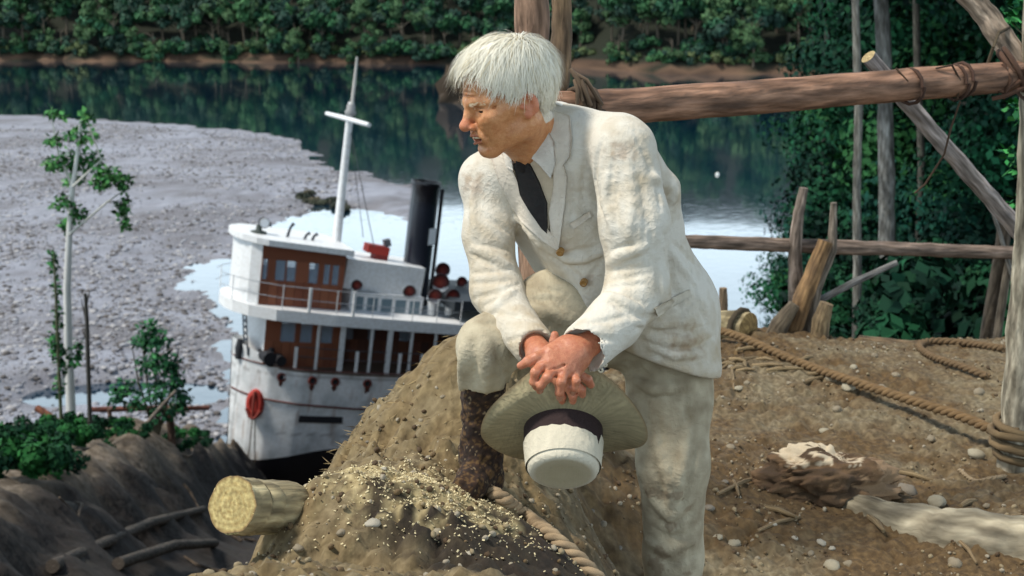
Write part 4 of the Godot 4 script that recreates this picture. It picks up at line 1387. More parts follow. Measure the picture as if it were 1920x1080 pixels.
	# log revetment of the cut bank
	pole("bank_log", [[-20, 812, 21.0], [50, 798, 22.0]], [0.08, 0.07], lin(140, 136, 130), "grey fallen log at the shrubs' edge on the left bank", "log")

func laid_rope(path: Array, r: float, col: Color, pitch: float) -> MB:   # three strands twisted together
	var b := MB.new()
	var pts := []
	for k in path.size() - 1:
		var seg: float = (path[k + 1] - path[k]).length()
		var n := maxi(2, int(seg / (pitch / 9.0)))
		for s in n:
			var p0: Vector3 = path[maxi(k - 1, 0)]
			var p3: Vector3 = path[mini(k + 2, path.size() - 1)]
			pts.append((path[k] as Vector3).cubic_interpolate(path[k + 1], p0, p3, float(s) / n))
	pts.append(path[-1])
	for st in 3:
		var tw := []
		var al := 0.0
		for k in pts.size():
			var d: Vector3 = (pts[mini(k + 1, pts.size() - 1)] - pts[maxi(k - 1, 0)]).normalized()
			if k > 0: al += (pts[k] - pts[k - 1]).length()
			var s := d.cross(Vector3.UP).normalized()
			var a := TAU * (al / pitch + st / 3.0)
			tw.append(pts[k] + (s * cos(a) + s.cross(d) * sin(a)) * r * 0.5)
		b.tube(tw, [r * 0.56], 7, col, fine, 0.12, 40.0, true, Color(-1, 0, 0), 0.25)
	return b

func ropes() -> void:
	var pts := [[915, 930, 2.72], [945, 945, 2.68], [985, 975, 2.62], [1030, 1010, 2.55], [1080, 1052, 2.46], [1125, 1100, 2.36], [1170, 1160, 2.26]]
	var path := []
	for q in pts:
		var w := drop(q[0], q[1])
		if w == Vector3.INF: continue
		path.append(w + Vector3(0, 0.012, 0))
	tag(put("hemp_rope", laid_rope(path, 0.017, lin(206, 182, 150), 0.08).done(M.rope)), "thick twisted hemp rope running down the dark soil from the person's boot", "rope")
	path = []
	for q in [[1330, 615, 6.1], [1390, 640, 5.9], [1500, 680, 5.5], [1600, 715, 5.15], [1700, 748, 4.85], [1800, 780, 4.6], [1862, 806, 4.42], [1905, 812, 4.24]]:
		var p := P(q[0], q[1], q[2])
		p.y = maxf(p.y, top(p.x, p.z) + 0.03)
		path.append(p)
	tag(put("hauling_rope", laid_rope(path, 0.021, lin(150, 122, 86), 0.11).done(M.rope)), "long brown hauling rope stretched over the dirt to the rope-bound post", "rope")
	# slack loop near the edge
	path = []
	for q in [[1880, 690, 5.7], [1800, 668, 5.95], [1740, 658, 6.0], [1722, 672, 5.85], [1750, 695, 5.6], [1800, 715, 5.4], [1850, 730, 5.25]]:
		var p := P(q[0], q[1], q[2])
		p.y = top(p.x, p.z) + 0.02
		path.append(p)
	tag(put("slack_rope", laid_rope(path, 0.018, lin(140, 116, 86), 0.1).done(M.rope)), "slack loop of brown rope lying by the edge pole", "rope")
	path = []
	for q in [[1800, 866, 4.25], [1830, 880, 4.15], [1860, 890, 4.1], [1885, 882, 4.15]]:
		var p := P(q[0], q[1], q[2])
		p.y = top(p.x, p.z) + 0.006
		path.append(p)
	tag(put("rope_tail", laid_rope(path, 0.008, lin(190, 170, 140), 0.05).done(M.rope)), "thin loose rope tail at the foot of the rope-bound post", "rope")

func ground_things() -> void:
	var r := RandomNumberGenerator.new()
	r.seed = 31
	# stones one can pick out: [px, py, D, width px]
	var tones := [lin(190, 182, 160), lin(168, 156, 134), lin(150, 142, 128), lin(206, 200, 184)]
	var shapes := []
	for k in 6:
		var b := MB.new()
		b.blob(Vector3(k * 5.1, 0, 0), Vector3(1.0, 0.62, 0.8), Basis(), noise, 0.3, 1.3, tones[k % 4], 8, 12)
		for q in b.v.size(): b.v[q] -= Vector3(k * 5.1, 0, 0)
		shapes.append(b.done(M.stone))
	var spots := [[1755, 945, 0, 42], [1560, 712, 0, 30], [1830, 855, 0, 34], [1700, 925, 0, 46], [1650, 735, 0, 34], [1590, 728, 0, 32], [1835, 738, 0, 24], [1375, 1022, 0, 34], [1345, 1010, 0, 22], [1560, 1065, 0, 40], [1590, 1060, 0, 26], [1385, 730, 0, 20], [1570, 770, 0, 24], [1545, 810, 0, 20], [1370, 840, 0, 20], [1330, 955, 0, 26], [1790, 1060, 0, 34], [1540, 1020, 0, 24], [1560, 1030, 0, 18], [1520, 1040, 0, 18], [1680, 705, 0, 18], [1710, 740, 0, 16], [1745, 825, 0, 20], [1890, 740, 0, 26], [1450, 985, 0, 18], [1420, 1050, 0, 16], [1490, 1010, 0, 14], [1130, 985, 0, 22], [1160, 1030, 0, 18], [1110, 960, 0, 14], [1360, 905, 0, 14], [1395, 945, 0, 15], [1800, 640, 0, 16], [1640, 668, 0, 14], [1600, 690, 0, 16], [1370, 690, 0, 16], [1400, 720, 0, 14], [1480, 720, 0, 14], [1650, 905, 0, 18], [1850, 950, 0, 16], [720, 880, 0, 14], [700, 985, 0, 38], [640, 1000, 0, 22], [560, 1030, 0, 28], [820, 1000, 0, 24], [790, 960, 0, 16], [880, 1040, 0, 20], [960, 1060, 0, 16], [760, 1030, 0, 18], [830, 745, 0, 12], [790, 790, 0, 14], [690, 830, 0, 16], [1040, 1065, 0, 14]]
	for s in spots:
		var p := drop(s[0], s[1])
		if p == Vector3.INF: continue
		var w: float = s[3] * -p.z / F * 0.5
		var o := put("loose_stone", shapes[r.randi() % 6], self, p + Vector3(0, w * 0.22, 0))
		o.rotation = Vector3(r.randf_range(-0.2, 0.2), r.randf() * TAU, r.randf_range(-0.2, 0.2))
		o.scale = Vector3(w, w * r.randf_range(0.75, 1.2), w)
		tag(o, "pale loose stone lying on the bare dirt of the hilltop", "stone", "loose stones on the hilltop")
	# gravel too small to count
	var gb := MB.new()
	gb.blob(Vector3.ZERO, Vector3(1, 0.65, 0.85), Basis(), noise, 0.35, 1.4, Color.WHITE, 4, 6)
	var mm := MultiMesh.new()
	mm.transform_format = MultiMesh.TRANSFORM_3D
	mm.use_colors = true
	mm.mesh = gb.done(M.stone)
	var xf := []
	var cs := []
	while xf.size() < 15000:
		var x := r.randf_range(-0.9, 3.0)
		var z := -r.randf_range(1.5, 6.8)
		if r.randf() > (1.0 if z > -4.0 else 0.6): continue
		var clump := noise.get_noise_3d(x * 2.2, 17.0, z * 2.2)
		if r.randf() > 0.35 + clump * 1.6: continue
		var s := 0.002 + 0.009 * pow(r.randf(), 4.0)
		xf.append(Transform3D(Basis.from_euler(Vector3(r.randf(), r.randf() * TAU, r.randf())).scaled(Vector3.ONE * s), Vector3(x, top(x, z) + s * 0.3, z)))
		var t: Color = [lin(190, 180, 160), lin(130, 108, 76), lin(96, 76, 52), lin(176, 160, 128)][r.randi() % 4]
		cs.append(t)
	mm.instance_count = xf.size()
	for k in xf.size():
		mm.set_instance_transform(k, xf[k]); mm.set_instance_color(k, cs[k])
	var mi := MultiMeshInstance3D.new()
	mi.multimesh = mm
	mi.name = "gravel"
	add_child(mi)
	tag(mi, "loose gravel and crumbs of soil strewn over the hilltop", "gravel", "", "stuff")
	# sawdust and wood chips on the log and round it
	var cb := MB.new()
	cb.box(Vector3.ZERO, Vector3(1, 0.25, 0.5))
	mm = MultiMesh.new()
	mm.transform_format = MultiMesh.TRANSFORM_3D
	mm.use_colors = true
	mm.mesh = cb.done(M.plain)
	xf = []
	while xf.size() < 2600:
		var a := r.randfn() * 0.13
		var x := -0.2 + r.randfn() * 0.14
		var z := -2.52 + a
		var s := r.randf_range(0.002, 0.006)
		var y := top(x, z)
		xf.append(Transform3D(Basis.from_euler(Vector3(r.randf(), r.randf() * TAU, r.randf())).scaled(Vector3.ONE * s), Vector3(x, y + 0.002, z)))
	mm.instance_count = xf.size()
	for k in xf.size():
		mm.set_instance_transform(k, xf[k]); mm.set_instance_color(k, lin(230, 214, 170) * r.randf_range(0.7, 1.05))
	mi = MultiMeshInstance3D.new()
	mi.multimesh = mm
	mi.name = "sawdust"
	add_child(mi)
	tag(mi, "pale sawdust and wood chips scattered round the cut log", "sawdust", "", "stuff")
	# dry straw hanging over the mound's far lip
	var sb := MB.new()
	for k in 650:
		var x := r.randf_range(-0.55, 0.0)
		var z := -r.randf_range(2.95, 3.55)
		var p := Vector3(x, top(x, z), z)
		var al := Vector3(r.randfn() * 0.7 - 0.5, r.randf_range(-0.5, 0.15), r.randfn() * 0.6).normalized()
		var s := r.randf_range(0.012, 0.04)
		sb.leaf(p, al * s, al.cross(Vector3(r.randfn(), r.randfn(), r.randfn())).normalized() * 0.0012, Vector3.UP, lin(166, 144, 100) * r.randf_range(0.5, 1.0))
	tag(put("dry_straw", sb.done(M.plain)), "dry yellow straw caught on the clay mound before the ship", "straw", "", "stuff")
	# sticks
	for q in [[[1345, 700], [1395, 672]], [[1800, 1020], [1830, 1062]], [[1345, 930], [1440, 895]], [[1375, 905], [1385, 935]], [[1880, 985], [1915, 970]], [[1372, 690], [1376, 735]], [[1420, 1000], [1500, 975]]]:
		var a := drop(q[0][0], q[0][1])
		var e := drop(q[1][0], q[1][1])
		if a == Vector3.INF or e == Vector3.INF: continue
		var b := MB.new()
		b.tube([a + Vector3(0, 0.008, 0), (a + e) * 0.5 + Vector3(0, 0.018, 0), e + Vector3(0, 0.01, 0)], [0.006, 0.007, 0.004], 6, lin(170, 146, 110), fine, 0.2, 30.0, true)
		tag(put("dry_stick", b.done(M.bark)), "short dry stick lying on the dirt among the stones", "stick", "dry sticks on the hilltop")
	# broken scraps of timber behind the person
	for k in 22:
		var px := r.randf_range(1345, 1530)
		var py := r.randf_range(640, 730)
		if k > 13:
			px = r.randf_range(1345, 1880)
			py = r.randf_range(660, 1060)
		var w := drop(px, py)
		if w == Vector3.INF: continue
		var b := MB.new()
		var a := r.randf() * PI
		var ln := r.randf_range(0.03, 0.09)
		var v := Vector3(cos(a), r.randf_range(-0.1, 0.25), sin(a)) * ln
		b.tube([-v, v * 0.1 + Vector3(0, 0.006, 0), v], [r.randf_range(0.006, 0.014), 0.012, r.randf_range(0.003, 0.008)], 5, lin(186, 162, 122) * r.randf_range(0.6, 1.05), fine, 0.3, 40.0, true)
		tag(put("wood_scrap", b.done(M.bark), self, w + Vector3(0, 0.008, 0)), "splintered scrap of timber lying on the trodden dirt", "wood scrap", "wood scraps on the hilltop")
	sack()
	# white speck floating on the dark water, brown rock by the far water
	var wp := on_level(1345, 328, WL)
	var fb := MB.new()
	fb.lathe(Vector3.ZERO, Basis(), [Vector2(0, -0.3), Vector2(0.2, -0.15), Vector2(0.24, 0.03), Vector2(0.2, 0.18), Vector2(0.08, 0.26), Vector2(0, 0.3)], 14, lin(215, 215, 210))
	tag(put("river_float", fb.done(M.plain), self, wp), "small pale float on the dark river above the fence", "float")
	wp = on_level(862, 190, WL)
	var rb := MB.new()
	rb.blob(Vector3.ZERO, Vector3(3.6, 6.0, 4.0), Basis(), noise, 0.8, 1.6, lin(74, 60, 44), 16, 22)
	tag(put("river_rock", rb.done(M.stone), self, wp), "dark brown rock outcrop standing in the river behind the person's face", "rock")

func drop(px: float, py: float) -> Vector3:   # where the line of sight meets the hilltop
	var eye := Vector3(0, 1.6, 0)
	var dir := (P(px, py, 1.0) - eye)
	var t := 1.3
	while t < 7.4:
		var p := eye + dir * t
		if p.y < top(p.x, p.z): return p
		t += 0.015
	return Vector3.INF

func sack() -> void:
	var mid := drop(1550, 935)
	var o := base("crumpled_sack", mid, "crumpled brown and cream cloth sack lying on the dirt behind the person", "sack")
	var s := 4.2 / F
	var b := MB.new()
	var nr := 60
	var ns := 110
	var wz := FastNoiseLite.new()
	wz.seed = 61
	wz.frequency = 1.0
	wz.fractal_type = FastNoiseLite.FRACTAL_RIDGED
	wz.fractal_octaves = 3
	wz.fractal_gain = 0.4
	for k in nr + 1:
		var th := PI * k / nr
		for q in ns + 1:
			var a := TAU * (q % ns) / ns
			var d := Vector3(sin(th) * cos(a), cos(th), sin(th) * sin(a))
			var w := d + Vector3(noise.get_noise_3dv(d * 1.1), noise.get_noise_3dv(d * 1.1 + Vector3(0, 7, 0)), noise.get_noise_3dv(d * 1.1 + Vector3(0, 0, 5))) * 0.7
			var fold := wz.get_noise_3dv(w * Vector3(0.55, 1.5, 0.9))
			var lump := noise.get_noise_3dv(d * 1.2 + Vector3(4, 2, 9))
			var g := 0.85 + 0.17 * fold + 0.3 * lump
			var p: Vector3 = (Vector3(0, 34, -10) + d * Vector3(142, 62, 72) * g) * s
			p.y += 0.03 * smoothstep(0.5, 0.0, Vector2(d.x + 0.2, (d.z + 0.3) * 0.8).length()) * (1.0 if d.y > 0.0 else 0.0)
			p.y = maxf(p.y, -0.012)
			var st := noise.get_noise_3dv(w * 1.1 + Vector3(9, 3, 0))
			var col := lin(80, 62, 46).lerp(lin(122, 96, 70), clampf(0.4 + 2.0 * st, 0, 1))
			if d.x > 0.55 + 0.5 * st: col = lin(156, 128, 100)
			if d.y > 0.42 + 0.8 * st and d.x < 0.2 + st and d.x > -0.65 and d.z < 0.25 + st: col = lin(222, 204, 176)
			b.add(p, col)
		b.seams.append(b.v.size() - 1 - ns); b.seams.append(b.v.size() - 1)
	for k in nr:
		for q in ns:
			var c := k * (ns + 1) + q
			b.quad(c, c + 1, c + ns + 2, c + ns + 1)
	put("folded_cloth", b.done(M.cloth), o)
	b = MB.new()
	b.tube([Vector3(-0.2, 0.03, 0.06), Vector3(-0.25, 0.012, 0.1), Vector3(-0.24, 0.008, 0.14)], [0.006, 0.006, 0.005], 6, lin(170, 140, 116))
	put("tie_cord", b.done(M.rope), o)

# ---------------------------------------------------------------- bodies as distance fields
class Field:
	var kind := PackedByteArray()      # 0 tapered capsule, 1 ellipsoid, 2 half space
	var op := PackedByteArray()        # 0 join, 1 cut away, 2 keep inside
	var a := PackedVector3Array()
	var b := PackedVector3Array()
	var ra := PackedFloat32Array()
	var rb := PackedFloat32Array()
	var k := PackedFloat32Array()
	var inv: Array[Basis] = []
	var nz: FastNoiseLite
	var amp := 0.0
	var freq := Vector3.ONE

	func _put(kd: int, o: int, p: Vector3, q: Vector3, r0: float, r1: float, kk: float, iv := Basis()) -> void:
		kind.append(kd); op.append(o); a.append(p); b.append(q); ra.append(r0); rb.append(r1); k.append(kk); inv.append(iv)

	func cap(p: Vector3, q: Vector3, r0: float, r1: float, kk := 0.03, o := 0) -> void: _put(0, o, p, q, r0, r1, kk)
	func ball(p: Vector3, r: float, kk := 0.02, o := 0) -> void: _put(0, o, p, p + Vector3(0, 1e-5, 0), r, r, kk)
	func ell(c: Vector3, r: Vector3, bs := Basis(), kk := 0.02, o := 0) -> void: _put(1, o, c, r, 0, 0, kk, bs.transposed())
	func plane(p: Vector3, n: Vector3, kk := 0.004) -> void: _put(2, 2, p, n.normalized(), 0, 0, kk)
	func chain(pts: Array, r: float, kk: float, o := 0) -> void:
		for i in pts.size() - 1: cap(pts[i], pts[i + 1], r, r, kk, o)

	func one(i: int, p: Vector3) -> float:
		var kd := kind[i]
		if kd == 0:
			var pa := p - a[i]
			var ba := b[i] - a[i]
			var t := clampf(pa.dot(ba) / ba.length_squared(), 0.0, 1.0)
			return (pa - ba * t).length() - lerpf(ra[i], rb[i], t)
		if kd == 1:
			var q := inv[i] * (p - a[i])
			var r := b[i]
			var k0 := (q / r).length()
			var k1 := (q / (r * r)).length()
			return k0 * (k0 - 1.0) / maxf(k1, 1e-6)
		return (p - a[i]).dot(b[i])

	func d(p: Vector3, ids: PackedInt32Array) -> float:
		var v := 1.0
		for i in ids:
			var e: float
			if kind[i] == 0:
				var pa := p - a[i]
				var ba := b[i] - a[i]
				var t := clampf(pa.dot(ba) / ba.length_squared(), 0.0, 1.0)
				e = (pa - ba * t).length() - lerpf(ra[i], rb[i], t)
			else:
				e = one(i, p)
			var kk := k[i]
			var o := op[i]
			if o == 0:
				var h := maxf(kk - absf(v - e), 0.0) / kk
				v = minf(v, e) - h * h * kk * 0.25
			elif o == 1:
				var h := maxf(kk - absf(v + e), 0.0) / kk
				v = maxf(v, -e) + h * h * kk * 0.25
			else:
				var h := maxf(kk - absf(v - e), 0.0) / kk
				v = maxf(v, e) + h * h * kk * 0.25
		if amp > 0.0 and absf(v) < 0.03:
			v += amp * nz.get_noise_3dv(p * freq)
		return v

	func all() -> PackedInt32Array:
		var r := PackedInt32Array()
		for i in kind.size(): r.append(i)
		return r

	func march(eye: Vector3, dir: Vector3, from := 1.8) -> Vector3:
		var ids := all()
		var t := from
		for s in 90:
			var p := eye + dir * t
			var e := d(p, ids)
			if e < 0.0005: return p
			t += maxf(e * 0.8, 0.0006)
			if t > 4.0: break
		return Vector3.INF

	func grad(p: Vector3) -> Vector3:
		var ids := all()
		var e := 0.003
		return Vector3(d(p + Vector3(e, 0, 0), ids) - d(p - Vector3(e, 0, 0), ids), d(p + Vector3(0, e, 0), ids) - d(p - Vector3(0, e, 0), ids), d(p + Vector3(0, 0, e), ids) - d(p - Vector3(0, 0, e), ids)).normalized()

	# surface nets, visiting only blocks near the surface
	func mesh(out: MB, lo: Vector3, hi: Vector3, h: float, color: Callable, coarse := 0) -> void:
		var B := 6
		var nb := Vector3i(((hi - lo) / (h * B)).ceil())
		var n := nb * B + Vector3i.ONE
		var val := PackedFloat32Array()
		val.resize(n.x * n.y * n.z)
		val.fill(9.0)
		var cell := PackedInt32Array()
		cell.resize(n.x * n.y * n.z)
		cell.fill(-1)
		var half := h * B * 0.5 * 1.7321
		var ids := all()
		var few := ids.slice(0, coarse) if coarse > 0 else ids
		var act: Array[Vector3i] = []
		var sy := n.z
		var sx := n.y * n.z
		for bx in nb.x:
			for by in nb.y:
				for bz in nb.z:
					var mid := lo + (Vector3(bx, by, bz) + Vector3.ONE * 0.5) * h * B
					var dc := d(mid, few)
					if absf(dc) > half * 1.35 + 0.012: continue
					var near := PackedInt32Array()
					for i in ids:
						if one(i, mid) < absf(dc) + 2.2 * half + k[i] or kind[i] == 2: near.append(i)
					act.append(Vector3i(bx, by, bz))
					for x in B + 1:
						for y in B + 1:
							var row := (bx * B + x) * sx + (by * B + y) * sy + bz * B
							for z in B + 1:
								if val[row + z] == 9.0:
									val[row + z] = d(lo + Vector3(bx * B + x, by * B + y, bz * B + z) * h, near)
		var offs := [0, 1, sy, sy + 1, sx, sx + 1, sx + sy, sx + sy + 1]
		var ev := [[0, 1], [2, 3], [4, 5], [6, 7], [0, 2], [1, 3], [4, 6], [5, 7], [0, 4], [1, 5], [2, 6], [3, 7]]
		var pos := [Vector3(0, 0, 0), Vector3(0, 0, 1), Vector3(0, 1, 0), Vector3(0, 1, 1), Vector3(1, 0, 0), Vector3(1, 0, 1), Vector3(1, 1, 0), Vector3(1, 1, 1)]
		for bl in act:
			for x in B:
				for y in B:
					for z in B:
						var at := (bl.x * B + x) * sx + (bl.y * B + y) * sy + bl.z * B + z
						var m := 0
						for c in 8:
							if val[at + offs[c]] < 0.0: m += 1
						if m == 0 or m == 8: continue
						var sum := Vector3.ZERO
						var cnt := 0
						for e in ev:
							var v0: float = val[at + offs[e[0]]]
							var v1: float = val[at + offs[e[1]]]
							if (v0 < 0.0) != (v1 < 0.0):
								sum += (pos[e[0]] as Vector3).lerp(pos[e[1]], v0 / (v0 - v1))
								cnt += 1
						var p := lo + (Vector3(bl.x * B + x, bl.y * B + y, bl.z * B + z) + sum / cnt) * h
						cell[at] = out.add(p, color.call(p))
		for bl in act:
			for x in B:
				for y in B:
					for z in B:
						var at := (bl.x * B + x) * sx + (bl.y * B + y) * sy + bl.z * B + z
						if cell[at] < 0: continue
						var s0 := val[at] < 0.0
						if bl.y * B + y > 0 and bl.z * B + z > 0 and s0 != (val[at + sx] < 0.0): _q(out, cell, at, at - sy, at - sy - 1, at - 1, s0)
						if bl.x * B + x > 0 and bl.z * B + z > 0 and s0 != (val[at + sy] < 0.0): _q(out, cell, at, at - 1, at - sx - 1, at - sx, s0)
						if bl.x * B + x > 0 and bl.y * B + y > 0 and s0 != (val[at + 1] < 0.0): _q(out, cell, at, at - sx, at - sx - sy, at - sy, s0)

	func _q(out: MB, cell: PackedInt32Array, p: int, q: int, r: int, s: int, flip: bool) -> void:
		if cell[p] < 0 or cell[q] < 0 or cell[r] < 0 or cell[s] < 0: return
		if flip: out.quad(cell[p], cell[s], cell[r], cell[q])
		else: out.quad(cell[p], cell[q], cell[r], cell[s])

const EYE := Vector3(0, 1.6, 0)

func sight(f: Field, px: float, py: float) -> Vector3:
	return f.march(EYE, (P(px, py, 1.0) - EYE).normalized())

func crease(f: Field, g: Field, pts: Array, r: float, kk: float, o: int, sink := 0.0) -> void:   # a fold traced over the garment g, added to f
	var path := []
	for k in pts.size() - 1:
		for s in 3:
			var w := sight(g, lerpf(pts[k][0], pts[k + 1][0], s / 3.0), lerpf(pts[k][1], pts[k + 1][1], s / 3.0))
			if w != Vector3.INF: path.append(w)
	var w := sight(g, pts[-1][0], pts[-1][1])
	if w != Vector3.INF: path.append(w)
	for k in path.size() - 1:
		if path[k].distance_to(path[k + 1]) < 0.06:
			var t := float(k) / maxf(path.size() - 2.0, 1.0)
			var q := r * (0.45 + 0.55 * sin(PI * clampf(t * 0.9 + 0.05, 0, 1)))
			var back: Vector3 = (path[k] - EYE).normalized() * (r * sink)
			f.cap(path[k] + back, path[k + 1] + back, q, q, kk, o)

# a piece of cloth laid over field f: outline in picture points, thickness in metres
func patch(f: Field, poly: Array, lift: float, thick: float, col: Color, step := 5.0) -> MB:
	var pv := PackedVector2Array()
	for q in poly: pv.append(Vector2(q[0], q[1]))
	var edge := PackedVector2Array()
	for k in pv.size():
		var e := pv[(k + 1) % pv.size()]
		var n := maxi(1, int(pv[k].distance_to(e) / step))
		for s in n: edge.append(pv[k].lerp(e, float(s) / n))
	var pts := edge.duplicate()
	var lo := pv[0]
	var hi := pv[0]
	for q in pv: lo = lo.min(q); hi = hi.max(q)
	var y := lo.y + step * 0.5
	while y < hi.y:
		var x := lo.x + step * 0.5
		while x < hi.x:
			if edge_distance(Vector2(x, y), pv) > step * 0.6: pts.append(Vector2(x, y))
			x += step
		y += step
	var tris := Geometry2D.triangulate_delaunay(pts)
	var b := MB.new()
	var at := []
	var bad := {}
	for k in pts.size():
		var w := sight(f, pts[k].x, pts[k].y)
		if w == Vector3.INF:
			bad[k] = true; w = Vector3.ZERO
		else:
			w += f.grad(w) * lift
		at.append(w)
	for k in pts.size():
		b.add(at[k], col * (1.0 + 0.12 * fine.get_noise_3dv(at[k] * 40.0)))
	for k in edge.size():
		var nn := f.grad(at[k]) if not bad.has(k) else Vector3.UP
		b.add(at[k] - nn * thick, col)
	for t in range(0, tris.size(), 3):
		if bad.has(tris[t]) or bad.has(tris[t + 1]) or bad.has(tris[t + 2]): continue
		if not Geometry2D.is_point_in_polygon((pts[tris[t]] + pts[tris[t + 1]] + pts[tris[t + 2]]) / 3.0, pv): continue
		var p0: Vector3 = at[tris[t]]
		var nrm: Vector3 = (at[tris[t + 2]] - p0).cross(at[tris[t + 1]] - p0)
		if nrm.dot(EYE - p0) > 0: b.tri(tris[t], tris[t + 1], tris[t + 2])
		else: b.tri(tris[t], tris[t + 2], tris[t + 1])
	for k in edge.size():
		var e := (k + 1) % edge.size()
		if bad.has(k) or bad.has(e): continue
		b.quad(k, e, pts.size() + e, pts.size() + k)
	return b

func linen(p: Vector3, clean: Color, dirty: Color, amount: float) -> Color:
	var q := noise.get_noise_3dv(p * 5.0) * 0.9 + fine.get_noise_3dv(p * 22.0) * 0.5
	var c := clean.lerp(dirty, clampf(amount + q * 0.9, 0.0, 1.0))
	return c

func person() -> void:
	var foot := Vector3(0.41, -0.14, -2.87)
	var man := base("person", foot, "person in a soiled cream linen suit and black tie leaning on one raised knee", "person")
	# joints
	var shL := P(1168, 282, 2.63)
	var elL := P(1196, 545, 2.56)
	var wrL := P(1100, 650, 2.42)
	var shR := P(915, 340, 2.86)
	var elR := P(932, 545, 2.74)
	var wrR := P(1002, 640, 2.53)
	var hipL := P(1250, 620, 2.9)
	var knL := P(1262, 870, 2.8)
	var anL := P(1262, 1240, 2.86)
	var hipR := P(1165, 600, 2.92)
	var knR := P(913, 648, 2.63)
	var anR := P(903, 880, 2.72)
	var pelvis := P(1232, 590, 2.92)
	var chest := P(1070, 310, 2.8)
	var mid := P(1148, 410, 2.84)
	var neck := P(1015, 262, 2.76)
	# ---- jacket field
	var jk := Field.new()
	jk.cap(chest, mid, 0.125, 0.132, 0.05)
	jk.cap(mid, pelvis, 0.134, 0.142, 0.06)
	jk.cap(P(985, 355, 2.88), P(1055, 468, 2.9), 0.085, 0.085, 0.06)
	jk.cap(P(1060, 420, 2.76), P(1120, 520, 2.8), 0.085, 0.08, 0.06)
	jk.cap(P(915, 338, 2.86), P(1020, 285, 2.82), 0.068, 0.085, 0.05)
	jk.cap(P(1060, 275, 2.76), P(1160, 272, 2.68), 0.085, 0.07, 0.05)
	jk.cap(P(1195, 290, 2.76), P(1246, 352, 2.8), 0.045, 0.028, 0.04)
	jk.cap(P(1246, 352, 2.8), P(1236, 420, 2.84), 0.028, 0.05, 0.03)
	jk.cap(pelvis, P(1262, 690, 2.9), 0.142, 0.112, 0.05)
	jk.cap(P(1235, 600, 2.84), P(1270, 690, 2.82), 0.11, 0.1, 0.05)
	jk.plane(P(1290, 699, 2.75), Vector3(-0.3, -0.95, 0.1), 0.008)
	jk.cap(P(1108, 520, 2.74), P(1098, 572, 2.72), 0.03, 0.014, 0.03)
	jk.cap(shL, P(1190, 420, 2.58), 0.072, 0.07, 0.022)
	jk.cap(P(1190, 420, 2.58), elL, 0.07, 0.064, 0.03)
	jk.cap(elL, P(1150, 605, 2.48), 0.062, 0.056, 0.03)
	jk.cap(P(1150, 605, 2.48), P(1100, 650, 2.42), 0.056, 0.053, 0.015)
	jk.cap(shR, P(915, 440, 2.8), 0.058, 0.054, 0.022)
	jk.cap(P(915, 440, 2.8), elR, 0.053, 0.056, 0.03)
	jk.cap(elR, P(968, 610, 2.63), 0.056, 0.048, 0.03)
	jk.cap(P(968, 610, 2.63), P(1000, 648, 2.54), 0.048, 0.046, 0.015)
	# open cuffs
	jk.cap(P(1092, 658, 2.405), P(1040, 700, 2.33), 0.046, 0.085, 0.003, 1)
	jk.cap(P(1008, 656, 2.51), P(1040, 700, 2.42), 0.038, 0.07, 0.003, 1)
	var plain := Field.new()
	for i in jk.kind.size(): plain._put(jk.kind[i], jk.op[i], jk.a[i], jk.b[i], jk.ra[i], jk.rb[i], jk.k[i], jk.inv[i])
	# seams and folds read off the photograph: grooves ...
	for c in [[[1128, 262], [1118, 300], [1114, 340], [1122, 380], [1140, 418]], [[1190, 246], [1215, 300], [1232, 345], [1240, 392]], [[1150, 468], [1178, 462], [1196, 464]], [[1140, 512], [1170, 505], [1204, 502]], [[1128, 545], [1165, 535], [1210, 532]], [[1104, 603], [1140, 600], [1185, 588]], [[1090, 622], [1125, 632], [1160, 640]], [[905, 404], [935, 420], [962, 440]], [[882, 462], [920, 462], [958, 468]], [[884, 512], [925, 508], [962, 502]], [[888, 560], [930, 548], [975, 532]], [[925, 585], [965, 592], [1005, 596]], [[950, 640], [985, 628], [1020, 618]], [[1050, 480], [1085, 470], [1130, 462]], [[1062, 500], [1100, 500], [1138, 480]], [[1185, 596], [1230, 592], [1275, 590], [1305, 560]], [[1190, 612], [1240, 622], [1290, 622], [1328, 610]], [[1205, 638], [1250, 655], [1300, 655], [1342, 630]], [[1262, 456], [1285, 475], [1310, 500]], [[1225, 660], [1270, 678], [1315, 676]], [[1252, 540], [1290, 555], [1325, 575]], [[1082, 380], [1100, 400], [1120, 410]], [[985, 380], [1000, 430], [1030, 470]], [[1000, 250], [1004, 300]], [[1160, 330], [1150, 380], [1158, 420]], [[1200, 330], [1212, 400], [1208, 450]], [[1132, 518], [1170, 492], [1212, 478]], [[1132, 524], [1175, 520], [1216, 512]], [[1130, 532], [1170, 552], [1212, 570]], [[1126, 540], [1160, 574], [1195, 592]], [[962, 515], [925, 495], [886, 478]], [[962, 524], [925, 528], [884, 532]], [[964, 532], [930, 560], [892, 582]], [[1244, 430], [1262, 520], [1282, 600], [1290, 660]], [[1226, 440], [1236, 520], [1240, 590]], [[1100, 530], [1120, 500], [1135, 470]], [[1070, 330], [1075, 380], [1066, 440]], [[1096, 300], [1092, 360], [1100, 395]], [[1030, 480], [1060, 500], [1092, 524]], [[1150, 300], [1144, 350], [1136, 400]], [[1215, 380], [1222, 440], [1216, 500]], [[1290, 480], [1308, 560], [1330, 620]]]:
		crease(jk, plain, c, 0.006, 0.006, 1, -0.2)
